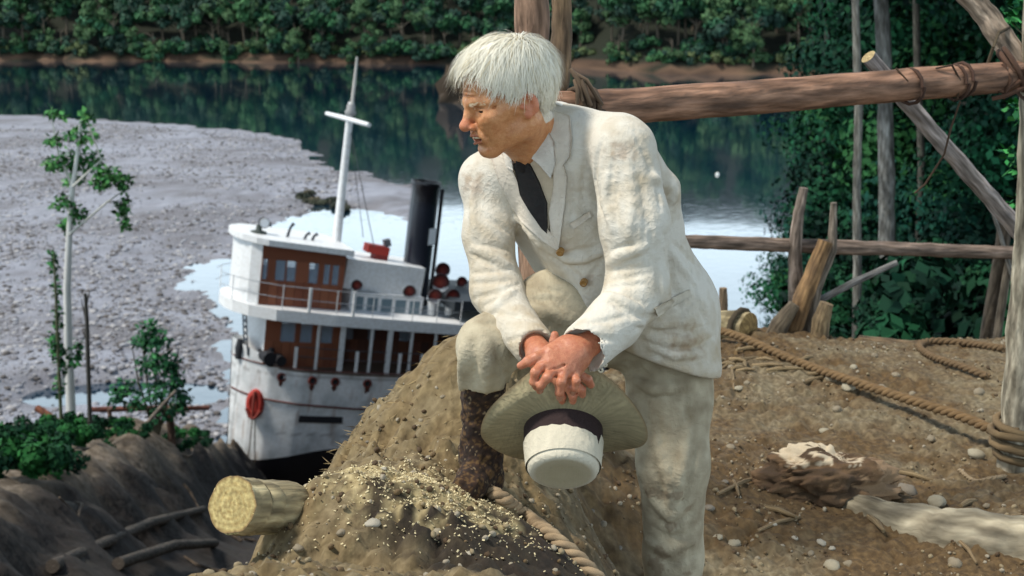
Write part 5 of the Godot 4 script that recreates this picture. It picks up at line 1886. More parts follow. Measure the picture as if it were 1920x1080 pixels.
	# ... and the ridges of cloth between them
	for c in [[[1128, 500], [1165, 478], [1212, 462]], [[1120, 548], [1165, 562], [1205, 582]], [[960, 500], [925, 480], [888, 465]], [[962, 545], [935, 572], [905, 596]], [[1190, 604], [1240, 608], [1300, 600]], [[1200, 626], [1250, 640], [1310, 635]], [[1220, 650], [1265, 668], [1320, 660]], [[1060, 488], [1095, 484], [1130, 472]], [[1256, 470], [1275, 500], [1300, 530]], [[1138, 330], [1134, 380], [1150, 430]], [[1178, 300], [1186, 380], [1180, 440]], [[960, 350], [975, 410], [1010, 460]], [[890, 350], [888, 400], [893, 440]], [[1225, 330], [1244, 350], [1262, 352]], [[1250, 380], [1262, 372], [1270, 360]]]:
		crease(jk, plain, c, 0.006, 0.014, 0, 0.5)
	var fz := FastNoiseLite.new()
	fz.seed = 3
	fz.frequency = 1.0
	fz.fractal_octaves = 3
	fz.fractal_type = FastNoiseLite.FRACTAL_RIDGED
	jk.nz = fz
	jk.amp = 0.0009
	jk.freq = Vector3(9, 15, 9)
	var cream := lin(232, 226, 214)
	var soiled := lin(198, 182, 156)
	var stain := lin(150, 110, 70)
	var spots := [[P(1166, 285, 2.56), 0.035], [P(886, 345, 2.8), 0.04], [P(1050, 470, 2.68), 0.022], [P(1098, 528, 2.7), 0.024], [P(1275, 640, 2.75), 0.05], [P(1240, 370, 2.75), 0.02]]
	var b := MB.new()
	jk.mesh(b, Vector3(-0.17, 0.62, -3.12), Vector3(0.55, 1.48, -2.3), 0.0045, func(p: Vector3) -> Color:
		var c := linen(p, cream, soiled, 0.22 + 0.2 * smoothstep(1.05, 0.8, p.y))
		for s in spots:
			var e: float = 1.0 - p.distance_to(s[0]) / s[1] + 0.9 * fine.get_noise_3dv(p * 45.0)
			if e > 0.0: c = c.lerp(stain, clampf(e * 0.5, 0, 0.45))
		return c, plain.kind.size())
	put("jacket", b.done(M.cloth), man, -foot)
	# ---- trousers
	var tr := Field.new()
	tr.cap(pelvis, hipL, 0.12, 0.118, 0.05)
	tr.cap(hipL, P(1256, 745, 2.85), 0.118, 0.098, 0.04)
	tr.cap(P(1256, 745, 2.85), knL, 0.098, 0.084, 0.03)
	tr.cap(knL, P(1262, 1040, 2.82), 0.082, 0.07, 0.03)
	tr.cap(P(1262, 1040, 2.82), anL, 0.07, 0.075, 0.03)
	tr.plane(anL + Vector3(0, -0.02, 0), Vector3.DOWN, 0.01)
	tr.cap(hipR, P(1040, 590, 2.78), 0.12, 0.1, 0.03)
	tr.cap(P(1040, 590, 2.78), knR, 0.1, 0.066, 0.03)
	tr.cap(knR, P(906, 735, 2.67), 0.062, 0.057, 0.02)
	var trp := Field.new()
	for i in tr.kind.size(): trp._put(tr.kind[i], tr.op[i], tr.a[i], tr.b[i], tr.ra[i], tr.rb[i], tr.k[i], tr.inv[i])
	tr.cap(P(906, 752, 2.67), P(903, 840, 2.7), 0.075, 0.075, 0.006, 1)
	for c in [[[1175, 680], [1220, 720], [1290, 735]], [[1180, 740], [1230, 745], [1300, 740]], [[1200, 900], [1235, 950], [1262, 985], [1300, 960]], [[1215, 860], [1240, 910], [1246, 960]], [[1310, 830], [1290, 900], [1275, 960]], [[1225, 990], [1250, 1010], [1300, 1000]], [[1220, 1040], [1260, 1060], [1305, 1040]], [[985, 560], [1040, 560], [1090, 590]], [[930, 640], [945, 690], [955, 730]], [[1000, 535], [1050, 545], [1085, 575]], [[885, 640], [890, 690], [885, 730]], [[1230, 780], [1240, 830], [1232, 880]], [[1178, 660], [1230, 690], [1322, 700]], [[1180, 668], [1235, 730], [1300, 775]], [[1182, 680], [1210, 760], [1225, 850]], [[1285, 720], [1292, 800], [1288, 880]], [[1250, 880], [1246, 980], [1252, 1060]], [[1296, 940], [1292, 1010], [1300, 1070]], [[1060, 560], [1030, 600], [1010, 650]], [[975, 600], [940, 610], [900, 600]]]:
		crease(tr, trp, c, 0.007, 0.008, 1, -0.2)
	for c in [[[1195, 870], [1225, 935], [1255, 968], [1295, 940]], [[1230, 830], [1256, 900], [1258, 960]], [[1215, 1015], [1255, 1030], [1300, 1015]], [[1180, 710], [1230, 730], [1300, 722]], [[1290, 800], [1282, 860], [1270, 930]], [[905, 630], [915, 680], [912, 730]], [[870, 640], [868, 690], [866, 730]], [[1000, 580], [1040, 590], [1080, 615]]]:
		crease(tr, trp, c, 0.008, 0.018, 0, 0.5)
	tr.nz = fz
	tr.amp = 0.001
	tr.freq = Vector3(15, 8, 15)
	var khaki := lin(206, 195, 170)
	var dirt_c := lin(154, 140, 116)
	b = MB.new()
	tr.mesh(b, Vector3(-0.18, -0.2, -3.1), Vector3(0.56, 1.02, -2.5), 0.0062, func(p: Vector3) -> Color:
		var c := linen(p, khaki, dirt_c, 0.3)
		var e := noise.get_noise_3dv(p * 11.0 + Vector3(5, 0, 0))
		if e > 0.33 and p.y < 0.45: c = c.lerp(lin(120, 88, 60), 0.4)
		return c, trp.kind.size())
	put("trousers", b.done(M.cloth), man, -foot)
	# ---- boots, caked with mud
	var bt := Field.new()
	bt.cap(P(906, 715, 2.665), P(903, 840, 2.7), 0.05, 0.046, 0.02)
	bt.cap(P(903, 840, 2.7), anR, 0.046, 0.045, 0.02)
	bt.cap(anR, P(880, 912, 2.62), 0.043, 0.038, 0.03)
	bt.ball(P(906, 905, 2.72), 0.045, 0.02)
	bt.nz = noise
	bt.amp = 0.008
	bt.freq = Vector3(28, 28, 28)
	b = MB.new()
	bt.mesh(b, Vector3(-0.2, 0.36, -2.82), Vector3(0.03, 0.75, -2.5), 0.0045, func(p: Vector3) -> Color:
		var q := noise.get_noise_3dv(p * 26.0) + 0.8 * fine.get_noise_3dv(p * 90.0)
		var c := lin(84, 60, 44).lerp(lin(50, 37, 30), clampf(0.5 + q * 1.6, 0, 1))
		if q > 0.6: c = lin(170, 150, 120)
		elif q < -0.32: c = lin(128, 100, 66)
		return c)
	put("boot", b.done(M.soil_fine if M.has("soil_fine") else M.rope), man, -foot)
	bt = Field.new()
	bt.cap(anL, anL + Vector3(0, -0.09, 0.0), 0.05, 0.045, 0.02)
	bt.cap(anL + Vector3(0, -0.1, 0.0), anL + Vector3(-0.07, -0.14, 0.14), 0.042, 0.036, 0.03)
	b = MB.new()
	bt.mesh(b, anL - Vector3(0.2, 0.22, 0.12), anL + Vector3(0.12, 0.08, 0.24), 0.007, func(p: Vector3) -> Color: return lin(80, 60, 46))
	put("boot", b.done(M.rope), man, -foot)
	# ---- head, neck and hands: the body's skin
	var fwd := Vector3(-sin(deg_to_rad(64.0)) * cos(deg_to_rad(15.0)), -sin(deg_to_rad(15.0)), cos(deg_to_rad(64.0)) * cos(deg_to_rad(15.0)))
	var left := Vector3.UP.cross(fwd).normalized()
	var up := fwd.cross(left)
	var HB := Basis(left, up * 0.88, fwd)
	var HO := P(951, 188, 2.66)
	var hd := head_field()
	var skin := MB.new()
	var local := MB.new()
	var nape := HB.inverse() * (neck - HO)
	hd.cap(Vector3(0, -0.05, -0.025), nape, 0.052, 0.062, 0.03)
	hd.cap(Vector3(-0.01, -0.07, 0.03), nape + Vector3(0, -0.02, 0.04), 0.025, 0.035, 0.03)
	hd.cap(Vector3(0.05, -0.06, -0.02), nape + Vector3(0.01, -0.06, 0.05), 0.012, 0.012, 0.03)
	hd.nz = fine
	hd.amp = 0.0008
	hd.freq = Vector3(70, 70, 70)
	hd.mesh(local, Vector3(-0.11, -0.2, -0.15), Vector3(0.11, 0.175, 0.15), 0.0024, face_color)
	append_local(skin, local, HB, HO)
	# hands
	var hb := hand_left()
	hb.nz = fine
	hb.amp = 0.0007
	hb.freq = Vector3(120, 120, 120)
	hb.mesh(skin, P(960, 600, 2.5) * Vector3(1, 0, 1) + Vector3(-0.02, 0.74, -0.05), P(1130, 600, 2.3) * Vector3(1, 0, 1) + Vector3(0.02, 0.98, 0.02), 0.0024, hand_color)
	hb = hand_right()
	hb.mesh(skin, Vector3(0.0, 0.72, -2.6), Vector3(0.2, 1.02, -2.38), 0.0032, hand_color)
	# torso, arms and legs under the clothes
	var bd := Field.new()
	for e in [[neck, mid, 0.06, 0.1], [mid, pelvis, 0.1, 0.11], [P(930, 345, 2.88), P(1150, 300, 2.7), 0.03, 0.03], [shL, elL, 0.036, 0.034], [elL, P(1104, 646, 2.43), 0.036, 0.026], [shR, elR, 0.036, 0.034], [elR, P(998, 640, 2.55), 0.034, 0.026], [hipL, knL, 0.075, 0.055], [knL, anL, 0.05, 0.036], [hipR, knR, 0.07, 0.045], [knR, anR, 0.034, 0.026], [pelvis, hipL, 0.08, 0.07], [pelvis, hipR, 0.08, 0.07]]:
		bd.cap(e[0], e[1], e[2], e[3], 0.03)
	bd.mesh(skin, Vector3(-0.15, -0.16, -3.1), Vector3(0.5, 1.42, -2.36), 0.014, func(p: Vector3) -> Color: return lin(196, 140, 110))
	put("body", skin.done(M.skin), man, -foot)
	# eyeballs and teeth
	for s: float in [-1.0, 1.0]:
		b = MB.new()
		b.blob(HO + HB * Vector3(0.032 * s, 0.004, 0.0695), Vector3.ONE * 0.0118, Basis(), fine, 0.0, 1.0, lin(52, 40, 34), 10, 14)
		put("eye", b.done(M.gloss), man, -foot)
	b = MB.new()
	var arc := []
	for k in 9:
		var a := lerpf(-1.0, 1.0, k / 8.0)
		arc.append(HO + HB * Vector3(a * 0.021, -0.0592, 0.0915 - 0.011 * a * a))
	b.tube(arc, [0.0036], 8, lin(225, 210, 180))
	put("teeth", b.done(M.gloss), man, -foot)
	put("hair", hair(HB, HO).done(M.hair), man, -foot)
	# brows
	b = MB.new()
	var hr := RandomNumberGenerator.new()
	hr.seed = 8
	for s: float in [-1.0, 1.0]:
		for k in 90:
			var t := hr.randf()
			var p := Vector3(s * lerpf(0.012, 0.05, t), lerpf(0.021, 0.025, sin(t * 2.4)) + hr.randfn() * 0.002, lerpf(0.0945, 0.0745, t * t))
			var al := Vector3(s * 0.8, hr.randfn() * 0.3 - 0.1, -0.2).normalized() * 0.011
			b.leaf(HO + HB * p, HB * al, HB * Vector3(0, 0.0006, 0.0003), HB * Vector3(0, 0.3, 1).normalized(), lin(196, 176, 146))
	put("eyebrows", b.done(M.hair), man, -foot)
	# ---- shirt, tie, lapels, pocket, buttons
	var shirt_c := lin(236, 228, 214)
	put("shirt", patch(plain, [[950, 284], [975, 292], [1006, 296], [1034, 240], [1046, 300], [1038, 360], [1030, 440], [1004, 404], [972, 340]], 0.0045, 0.006, lin(206, 190, 166)).done(M.cloth), man, -foot)
	var tie := put("tie", patch(plain, [[968, 306], [992, 300], [1000, 312], [1014, 340], [1028, 380], [1029, 436], [1020, 428], [1000, 398], [980, 362], [974, 330]], 0.0095, 0.008, lin(38, 34, 34), 4.0).done(M.cloth), man, -foot)
	b = MB.new()
	var kp := sight(plain, 984, 309)
	b.blob(kp + plain.grad(kp) * 0.006, Vector3(0.017, 0.016, 0.012), Basis(), fine, 0.2, 2.0, lin(36, 32, 32), 10, 14)
	put("knot", b.done(M.cloth), tie)
	collar(man, foot, HB, HO, plain)
	var lap := lin(228, 218, 204)
	put("lapel", patch(plain, [[1040, 212], [1070, 222], [1074, 262], [1070, 292], [1058, 308], [1064, 330], [1060, 380], [1052, 440], [1048, 466], [1036, 444], [1032, 400], [1040, 345], [1040, 306], [1030, 270], [1030, 238]], 0.0085, 0.007, lap).done(M.cloth), man, -foot)
	put("lapel", patch(plain, [[922, 292], [950, 284], [968, 322], [990, 372], [1014, 412], [1046, 446], [1050, 468], [1020, 448], [985, 416], [955, 372], [936, 332]], 0.0085, 0.007, lap).done(M.cloth), man, -foot)
	put("pocket_welt", patch(plain, [[1068, 419], [1104, 396], [1108, 406], [1074, 430]], 0.004, 0.004, lap, 4.0).done(M.cloth), man, -foot)
	put("pocket_flap", patch(plain, [[1226, 578], [1262, 558], [1292, 543], [1296, 556], [1266, 573], [1232, 592]], 0.003, 0.004, lin(220, 210, 192), 5.0).done(M.cloth), man, -foot)
	for q in [[1052, 468, 0.0085], [1096, 527, 0.0085]]:
		button(man, foot, plain, q[0], q[1], q[2], lin(150, 112, 62))
	for q in [[1118, 690, 0.006], [1126, 694, 0.006], [1134, 684, 0.0055]]:
		var w := P(q[0], q[1], 2.42)
		b = MB.new()
		b.lathe(w, Basis(Vector3.RIGHT, 1.3), [Vector2(0.002, 0.001), Vector2(0.003, 0.003), Vector2(q[2], 0.003), Vector2(q[2], -0.002), Vector2(0.002, -0.002)], 12, lin(214, 204, 178))
		put("cuff_button", b.done(M.gloss), man, -foot)
	hat()

func button(man: Node3D, foot: Vector3, f: Field, px: float, py: float, r: float, col: Color) -> void:
	var w := sight(f, px, py)
	if w == Vector3.INF: return
	var n := f.grad(w)
	var s := n.cross(Vector3.UP).normalized()
	var b := MB.new()
	b.lathe(w + n * 0.012, Basis(s, n, s.cross(n)), [Vector2(0, 0.001), Vector2(r * 0.6, 0.001), Vector2(r * 0.7, 0.003), Vector2(r, 0.002), Vector2(r, -0.01)], 14, col)
	put("button", b.done(M.gloss), man, -foot)

func append_local(out: MB, src: MB, bs: Basis, at: Vector3) -> void:
	var first := out.v.size()
	for k in src.v.size(): out.add(at + bs * src.v[k], src.c[k])
	for k in src.i: out.i.append(first + k)

func collar(man: Node3D, foot: Vector3, HB: Basis, HO: Vector3, plain: Field) -> void:
	# shirt collar: a band round the neck with a turned-down wing
	var n0 := P(1022, 250, 2.76)
	var axis := (HO - HB.y * 0.06 - HB.z * 0.03 - n0).normalized()
	var s := axis.cross(Vector3(0, 0, 1)).normalized()
	var u := s.cross(axis)
	var b := MB.new()
	for k in 41:
		var a := TAU * k / 40.0
		var o := s * cos(a) + u * sin(a)
		var c := lin(236, 232, 224)
		b.add(n0 + o * 0.072 - axis * 0.02, c); b.add(n0 + o * 0.066 + axis * 0.012, c); b.add(n0 + o * 0.07 + axis * 0.014, c); b.add(n0 + o * 0.084 - axis * 0.03, c)
	for k in 40:
		for e in 3: b.quad(k * 4 + e, k * 4 + 4 + e, k * 4 + 5 + e, k * 4 + 1 + e)
	put("shirt_collar", b.done(M.cloth), man, -foot)
	put("collar_wing", patch(plain, [[1004, 296], [1030, 244], [1044, 268], [1046, 304], [1036, 330], [1016, 306]], 0.014, 0.01, lin(232, 226, 216), 4.0).done(M.cloth), man, -foot)
	put("collar_wing", patch(plain, [[946, 284], [966, 290], [970, 318], [956, 312]], 0.012, 0.01, lin(232, 226, 216), 4.0).done(M.cloth), man, -foot)

func head_field() -> Field:
	var h := Field.new()
	h.ell(Vector3(0, 0.045, -0.018), Vector3(0.074, 0.092, 0.094), Basis(), 0.02)
	h.ell(Vector3(0, 0.035, 0.035), Vector3(0.06, 0.06, 0.05), Basis(), 0.03)
	h.ell(Vector3(0, -0.03, 0.03), Vector3(0.057, 0.075, 0.055), Basis(), 0.03)
	for s: float in [-1.0, 1.0]:
		h.cap(Vector3(0.054 * s, -0.03, -0.01), Vector3(0.047 * s, -0.068, 0.01), 0.016, 0.016, 0.03)
		h.cap(Vector3(0.047 * s, -0.068, 0.01), Vector3(0.016 * s, -0.1, 0.066), 0.016, 0.014, 0.025)
		h.cap(Vector3(0.046 * s, -0.012, 0.06), Vector3(0.062 * s, -0.004, 0.025), 0.015, 0.012, 0.025)      # cheekbone
		h.cap(Vector3(0.028 * s, -0.05, 0.068), Vector3(0.04 * s, -0.02, 0.066), 0.015, 0.015, 0.03)         # cheek
		h.cap(Vector3(0.012 * s, 0.024, 0.083), Vector3(0.05 * s, 0.022, 0.062), 0.0105, 0.009, 0.015)         # brow ridge
		h.ball(Vector3(0.032 * s, 0.004, 0.094), 0.0125, 0.014, 1)                                            # socket
		h.ball(Vector3(0.032 * s, 0.004, 0.0685), 0.0138, 0.006)                                              # lids
		h.cap(Vector3(0.02 * s, -0.007, 0.0815), Vector3(0.046 * s, -0.006, 0.074), 0.0025, 0.0025, 0.006)
		h.cap(Vector3(0.021 * s, 0.0035, 0.0832), Vector3(0.043 * s, 0.003, 0.0795), 0.003, 0.0026, 0.0015, 1)
		h.cap(Vector3(0.018 * s, 0.0125, 0.085), Vector3(0.046 * s, 0.0115, 0.0775), 0.0022, 0.0022, 0.004, 1)     # squinting slit
	h.ell(Vector3(0, -0.1, 0.066), Vector3(0.022, 0.016, 0.019), Basis(), 0.02)       # chin
	h.ell(Vector3(0, -0.062, 0.064), Vector3(0.032, 0.03, 0.026), Basis(), 0.02)       # muzzle
	# nose
	h.cap(Vector3(0, 0.018, 0.084), Vector3(0, -0.022, 0.105), 0.0085, 0.0105, 0.012)
	h.ball(Vector3(0, -0.027, 0.107), 0.0125, 0.008)
	for s: float in [-1.0, 1.0]:
		h.ell(Vector3(0.0125 * s, -0.0325, 0.095), Vector3(0.0085, 0.008, 0.0115), Basis(), 0.005)
		h.ell(Vector3(0.0075 * s, -0.041, 0.099), Vector3(0.0038, 0.0045, 0.0065), Basis(), 0.003, 1)
		h.cap(Vector3(0.021 * s, -0.028, 0.094), Vector3(0.036 * s, -0.058, 0.084), 0.0042, 0.0036, 0.008, 1)      # nose-to-mouth fold
		h.cap(Vector3(0.036 * s, -0.06, 0.082), Vector3(0.034 * s, -0.085, 0.078), 0.002, 0.002, 0.008, 1)
	# lips, parted
	h.cap(Vector3(-0.023, -0.06, 0.083), Vector3(0, -0.0535, 0.0955), 0.0045, 0.0055, 0.005)
	h.cap(Vector3(0.023, -0.06, 0.083), Vector3(0, -0.0535, 0.0955), 0.0045, 0.0055, 0.005)
	h.cap(Vector3(-0.021, -0.067, 0.081), Vector3(0, -0.0735, 0.0925), 0.0045, 0.006, 0.005)
	h.cap(Vector3(0.021, -0.067, 0.081), Vector3(0, -0.0735, 0.0925), 0.0045, 0.006, 0.005)
	h.ell(Vector3(0, -0.0635, 0.091), Vector3(0.0225, 0.007, 0.02), Basis(), 0.003, 1)
	h.cap(Vector3(-0.018, -0.083, 0.089), Vector3(0.018, -0.083, 0.089), 0.004, 0.004, 0.012, 1)    # crease under the lip
	# forehead lines
	for y: float in [0.04, 0.05, 0.06]:
		h.cap(Vector3(-0.03, y, 0.085), Vector3(0.03, y, 0.085), 0.0016, 0.0016, 0.006, 1)
	# crow's feet
	for s: float in [-1.0, 1.0]:
		for k in 3:
			h.cap(Vector3(0.049 * s, 0.003 - 0.004 * k, 0.072), Vector3(0.06 * s, 0.01 - 0.011 * k, 0.056), 0.0012, 0.0012, 0.005, 1)
	# ears
	for s: float in [-1.0, 1.0]:
		var eb := Basis(Vector3.UP, s * -0.35) * Basis(Vector3.RIGHT, 0.2)
		h.ell(Vector3(0.075 * s, -0.004, -0.014), Vector3(0.009, 0.031, 0.019), eb, 0.006)
		h.ell(Vector3(0.083 * s, -0.002, -0.008), Vector3(0.007, 0.016, 0.009), eb, 0.005, 1)
		h.ball(Vector3(0.074 * s, -0.031, -0.005), 0.009, 0.008)
		h.ball(Vector3(0.074 * s, -0.008, 0.004), 0.006, 0.006)
	return h

func scalp(p: Vector3) -> bool:   # where hair grows, in head space
	if p.z > 0.02: return p.y > lerpf(0.03, 0.1, smoothstep(0.015, 0.06, p.z) * smoothstep(0.085, 0.02, absf(p.x)) + smoothstep(0.03, 0.06, p.z) * 0.2)
	if p.z > -0.03: return p.y > lerpf(0.022, 0.012, smoothstep(0.02, -0.03, p.z))
	return p.y > lerpf(0.0, -0.075, smoothstep(-0.03, -0.06, p.z))

func face_color(p: Vector3) -> Color:
	var q := noise.get_noise_3dv(p * 45.0) * 0.5 + fine.get_noise_3dv(p * 140.0) * 0.4
	var c := lin(222, 166, 116).lerp(lin(196, 128, 80), clampf(0.4 + q, 0, 1))
	if scalp(p) and absf(p.x) < 0.088 and not (absf(p.x) > 0.072 and p.y < 0.03 and p.z > -0.04): return lin(226, 220, 204)
	var nose := smoothstep(0.03, 0.012, p.distance_to(Vector3(0, -0.027, 0.105)))
	c = c.lerp(lin(206, 120, 92), nose * 0.6)
	if absf(p.x) > 0.0765 and p.z < 0.012 and p.y < 0.04 and p.y > -0.045: c = c.lerp(lin(210, 122, 96), 0.6)
	var lip := minf(Vector2(p.x * 0.32, p.y + 0.0555).length(), Vector2(p.x * 0.32, p.y + 0.072).length())
	if p.z > 0.078 and lip < 0.0065 and absf(p.x) < 0.024: c = c.lerp(lin(176, 96, 80), 0.65)
	if absf(p.x) < 0.02 and absf(p.y + 0.0635) < 0.0045 and p.z < 0.088 and p.z > 0.06: c = lin(70, 28, 24)
	return c

func hand_color(p: Vector3) -> Color:
	var q := noise.get_noise_3dv(p * 60.0) * 0.6 + fine.get_noise_3dv(p * 150.0) * 0.5
	return lin(212, 146, 112).lerp(lin(180, 104, 78), clampf(0.35 + q * 0.7, 0, 1))

func finger(f: Field, pts: Array, r: Array) -> void:
	for k in pts.size() - 1:
		f.cap(P(pts[k][0], pts[k][1], pts[k][2]), P(pts[k + 1][0], pts[k + 1][1], pts[k + 1][2]), r[k], r[k + 1], 0.002)
	for k in range(1, pts.size() - 1):
		f.ball(P(pts[k][0], pts[k][1], pts[k][2]), r[k] * 1.1, 0.002)

func hand_left() -> Field:
	var h := Field.new()
	h.cap(P(1105, 645, 2.43), P(1078, 660, 2.405), 0.027, 0.028, 0.02)
	h.cap(P(1078, 660, 2.405), P(1018, 682, 2.375), 0.024, 0.015, 0.02)
	h.cap(P(1076, 664, 2.4), P(1036, 692, 2.368), 0.023, 0.015, 0.02)
	h.cap(P(1078, 670, 2.4), P(1058, 698, 2.37), 0.021, 0.014, 0.02)
	h.cap(P(1084, 674, 2.405), P(1078, 698, 2.38), 0.018, 0.012, 0.02)
	h.cap(P(1060, 648, 2.41), P(1030, 660, 2.39), 0.02, 0.015, 0.02)
	finger(h, [[1035, 660, 2.392], [1006, 670, 2.375], [990, 678, 2.37], [976, 686, 2.374]], [0.0129, 0.0106, 0.0101, 0.0078])          # thumb
	finger(h, [[1018, 682, 2.372], [1004, 698, 2.35], [1001, 716, 2.352], [1006, 726, 2.372]], [0.0115, 0.0097, 0.0087, 0.0074])     # index
	finger(h, [[1036, 692, 2.365], [1026, 708, 2.343], [1014, 722, 2.345], [1012, 732, 2.366]], [0.0115, 0.0099, 0.0090, 0.0075])   # middle
	finger(h, [[1058, 698, 2.366], [1052, 716, 2.344], [1049, 736, 2.346], [1050, 746, 2.368]], [0.0110, 0.0096, 0.0086, 0.0074])     # ring
	finger(h, [[1078, 698, 2.376], [1080, 714, 2.358], [1076, 728, 2.36], [1074, 736, 2.376]], [0.0097, 0.0085, 0.0078, 0.0069])    # little
	# tendons and the crease of the fist
	for q in [[1020, 684], [1038, 694], [1058, 699]]:
		h.cap(P(1072, 660, 2.386), P(q[0], q[1], 2.358), 0.003, 0.004, 0.006)
	h.chain([P(1030, 694, 2.352), P(1048, 690, 2.355), P(1062, 682, 2.365)], 0.0022, 0.004, 1)
	return h

func hand_right() -> Field:
	var h := Field.new()
	h.cap(P(998, 640, 2.55), P(1015, 668, 2.49), 0.026, 0.027, 0.02)
	h.cap(P(1015, 668, 2.49), P(1062, 696, 2.45), 0.024, 0.016, 0.02)
	h.cap(P(1015, 672, 2.49), P(1050, 712, 2.45), 0.024, 0.016, 0.02)
	finger(h, [[1020, 665, 2.48], [1036, 655, 2.455], [1040, 640, 2.45], [1040, 628, 2.452]], [0.014, 0.0115, 0.0105, 0.0085])
	finger(h, [[1062, 694, 2.45], [1085, 702, 2.44], [1102, 712, 2.438], [1108, 722, 2.444]], [0.012, 0.0105, 0.0095, 0.008])
	finger(h, [[1060, 702, 2.45], [1078, 716, 2.445], [1090, 730, 2.443], [1092, 740, 2.45]], [0.012, 0.0105, 0.0095, 0.008])
	finger(h, [[1054, 710, 2.45], [1066, 726, 2.45], [1074, 742, 2.45], [1074, 752, 2.458]], [0.0115, 0.01, 0.009, 0.008])
	finger(h, [[1046, 714, 2.455], [1050, 730, 2.458], [1054, 744, 2.46], [1054, 752, 2.468]], [0.0105, 0.009, 0.0085, 0.0075])
	return h

func hair(HB: Basis, HO: Vector3) -> MB:
	var b := MB.new()
	var r := RandomNumberGenerator.new()
	r.seed = 18
	var c := Vector3(0, 0.045, -0.016)
	var rad := Vector3(0.077, 0.096, 0.098)
	var whorl := Vector3(0.012, 0.13, -0.055)
	var made := 0
	while made < 14000:
		var o := Vector3(r.randfn(), r.randfn(), r.randfn()).normalized()
		var p := c + o * rad
		if not scalp(p): continue
		if o.y < -0.75: continue
		made += 1
		var front := smoothstep(-0.03, 0.06, p.z)
		var side := smoothstep(0.03, 0.07, absf(p.x))
		var back := smoothstep(-0.02, -0.07, p.z)
		var away := (p - whorl)
		var bias := Vector3(0.1 * signf(p.x) - 0.35 * front * (1.0 - side) + 0.2 * noise.get_noise_3dv(p * 30.0), 0, 0.8 * (1.0 - back) + 0.25 * noise.get_noise_3dv(p * 26.0)) + Vector3(0, -0.8 * side - 0.9 * back, 0.15 * side)
		var dir := (away.normalized() * 0.6 + bias * 0.8 + Vector3(r.randfn(), r.randfn(), r.randfn()) * 0.09).normalized()
		var top_ := smoothstep(0.08, 0.12, p.y)
		var ln := lerpf(0.06, 0.105, top_) * r.randf_range(0.65, 1.2)
		ln = lerpf(ln, 0.075 * r.randf_range(0.7, 1.25), back)
		if front > 0.6: ln *= 0.85
		var lift := lerpf(0.004, 0.018, r.randf()) * lerpf(0.75, 1.3, top_) + 0.014 * front * r.randf()
		var steps := 9
		var jit := r.randfn() * 0.013 - (0.035 if r.randf() < 0.16 else 0.0) + 0.03 * noise.get_noise_3dv(p * 22.0)
		var w := r.randf_range(0.0005, 0.0011)
		var tone := lin(250, 244, 226) * r.randf_range(0.86, 1.0)
		if r.randf() < 0.08: tone = lin(214, 198, 160)
		tone.a = 1.0
		var prev := -1
		var curl := Vector3(r.randfn(), r.randfn(), r.randfn()) * 0.12 + Vector3(noise.get_noise_3dv(p * 40.0), 0.0, noise.get_noise_3dv(p * 40.0 + Vector3(9, 0, 0))) * 0.5
		for k in steps + 1:
			var t := float(k) / steps
			if k > 1 and p.y < hair_hem(p) + jit: break
			var n := ((p - c) / (rad * rad)).normalized()
			var sd := dir.cross(n).normalized() * w * (1.0 - t * 0.85)
			var nn := HB * (n + sd.normalized() * r.randf_range(-0.12, 0.12)).normalized()
			var i0 := b.add(HO + HB * (p - sd), tone, Vector2.ZERO, nn)
			b.add(HO + HB * (p + sd), tone, Vector2.ZERO, nn)
			if prev >= 0:
				if (dir.cross(sd)).dot(n) > 0.0: b.quad(prev, prev + 1, i0 + 1, i0)
				else: b.quad(prev, i0, i0 + 1, prev + 1)
			prev = i0
			dir = (dir - n * dir.dot(n) * 0.6 + Vector3(0, -0.12 - 0.1 * side - 0.02 * front, 0.1 * front) + curl * t).normalized()
			p += dir * ln / steps
			# stay outside the skull, lifted into a loose mop
			var q := (p - c) / rad
			var want := 1.0 + lift * sin(PI * clampf(0.15 + t * 0.8, 0, 1)) / 0.085 + 0.012
			if q.length() < want and p.y > -0.06: p = c + q.normalized() * want * rad
	return b

func hair_hem(p: Vector3) -> float:   # how far down the hair hangs, in head space
	if p.z > 0.035: return lerpf(0.055, 0.1, smoothstep(-0.05, -0.01, p.x)) - 0.05 * smoothstep(0.045, 0.072, p.x)
	if p.z > 0.0: return 0.028
	if p.z > -0.035: return 0.036
	return lerpf(0.036, -0.08, smoothstep(-0.035, -0.06, p.z))

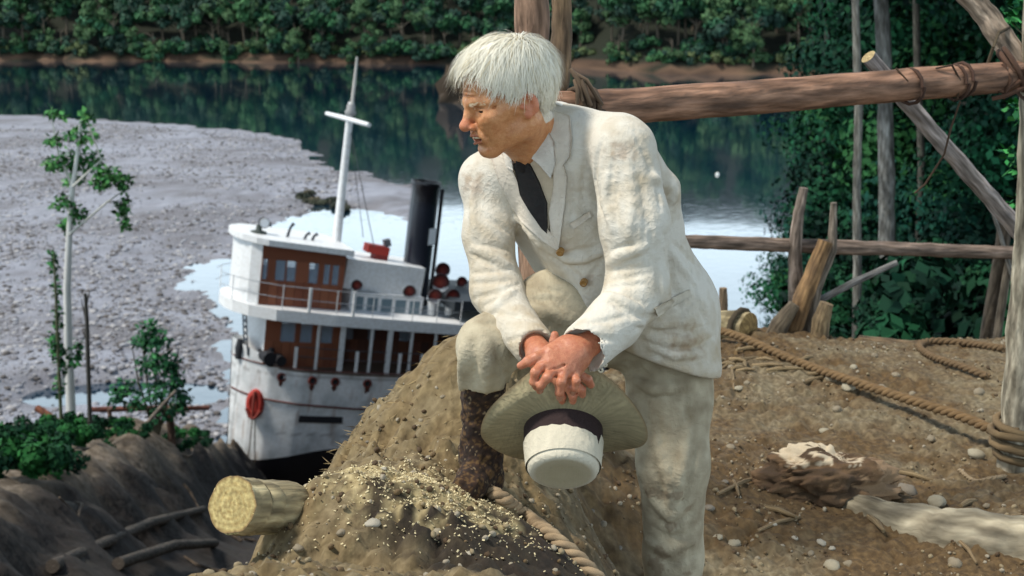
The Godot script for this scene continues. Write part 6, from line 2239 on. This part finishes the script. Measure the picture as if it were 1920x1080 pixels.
func hat() -> void:
	var at := P(1056, 806, 2.54)
	var ev := (EYE - at).normalized()
	var ed := Vector3(0, -cos(TH), sin(TH))
	var n := (ev * cos(deg_to_rad(54.0)) + ed * sin(deg_to_rad(54.0))).normalized()
	var xs := Vector3.RIGHT
	xs = (xs - n * xs.dot(n)).normalized()
	var ys := n.cross(xs)
	var o := base("straw_hat", at, "wide-brimmed pale straw hat with dark band held upside down against the person's knee", "hat")
	var brim_c := lin(176, 164, 130)
	var rise := func(a: float, t: float) -> float: return -0.03 * t * t * (0.35 - cos(2.0 * a)) * 0.9 + 0.012 * t * t * sin(3.0 * a + 0.6) - 0.02 * smoothstep(0.75, 1.0, t) * smoothstep(0.6, 1.0, cos(a - 2.25))
	var b := MB.new()
	for layer in 2:
		var first := b.v.size()
		for k in 15:
			var t := k / 14.0
			for s in 217:
				var a := TAU * (s % 216) / 216.0
				var rr := lerpf(0.076, 0.166 + 0.006 * sin(2.0 * a + 0.4) + 0.002 * sin(5.0 * a), t)
				var h: float = rise.call(a, t) - 0.003 * layer
				var tw := 0.9 + 0.28 * fine.get_noise_2d(a * 45.0, t * 2.0) + 0.12 * noise.get_noise_2d(a * 2.0, t * 2.0)
				var col := brim_c * tw
				if k == 14: col = lin(170, 150, 116)
				b.add(xs * cos(a) * rr + ys * sin(a) * rr + n * h, col)
			b.seams.append(b.v.size() - 217); b.seams.append(b.v.size() - 1)
		for k in 14:
			for s in 216:
				var q := first + k * 217 + s
				b.quad(q, q + 1, q + 218, q + 217)
	o.scale = Vector3.ONE * 1.055
	put("brim", b.done(M.cloth), o)
	b = MB.new()
	var cr := lin(226, 218, 198)
	b.lathe(Vector3.ZERO, Basis(xs, n, xs.cross(n)), [Vector2(0.079, -0.003), Vector2(0.0785, 0.02), Vector2(0.076, 0.06), Vector2(0.072, 0.09), Vector2(0.0685, 0.098), Vector2(0.062, 0.1025), Vector2(0.054, 0.1032), Vector2(0.03, 0.102), Vector2(0.0, 0.101)], 48, cr, [cr, cr, cr, cr, cr, cr, lin(204, 192, 164), lin(196, 184, 154), lin(200, 188, 158)])
	put("crown", b.done(M.cloth), o)
	b = MB.new()
	var bc := lin(50, 36, 34)
	b.lathe(Vector3.ZERO, Basis(xs, n, xs.cross(n)), [Vector2(0.0808, 0.0), Vector2(0.0806, 0.02), Vector2(0.0795, 0.044), Vector2(0.0772, 0.0445)], 48, bc)
	put("hat_band", b.done(M.cloth), o)
	# pale cloth wound over the crown, its torn edge
	b = MB.new()
	for s in 61:
		var a := TAU * s / 60.0
		var lo := 0.038 + 0.004 * sin(a * 2.0) + 0.003 * fine.get_noise_1d(a * 9.0)
		if a > 0.42 and a < 0.62: lo = 0.056
		elif a < 0.42 or a > 5.9: lo = 0.03
		for h: float in [lo, 0.06, 0.088]:
			var rr := lerpf(0.0855, 0.0758, h / 0.088)
			b.add(xs * cos(a) * rr + ys * sin(a) * rr + n * h, lin(222, 214, 194) * (0.96 + 0.1 * noise.get_noise_2d(a * 3.0, h * 30.0) + 0.06 * fine.get_noise_2d(a * 12.0, h * 60.0)))
	for s in 60:
		for k in 2:
			var q := s * 3 + k
			b.quad(q, q + 3, q + 4, q + 1)
	put("cloth_wrap", b.done(M.cloth), o)
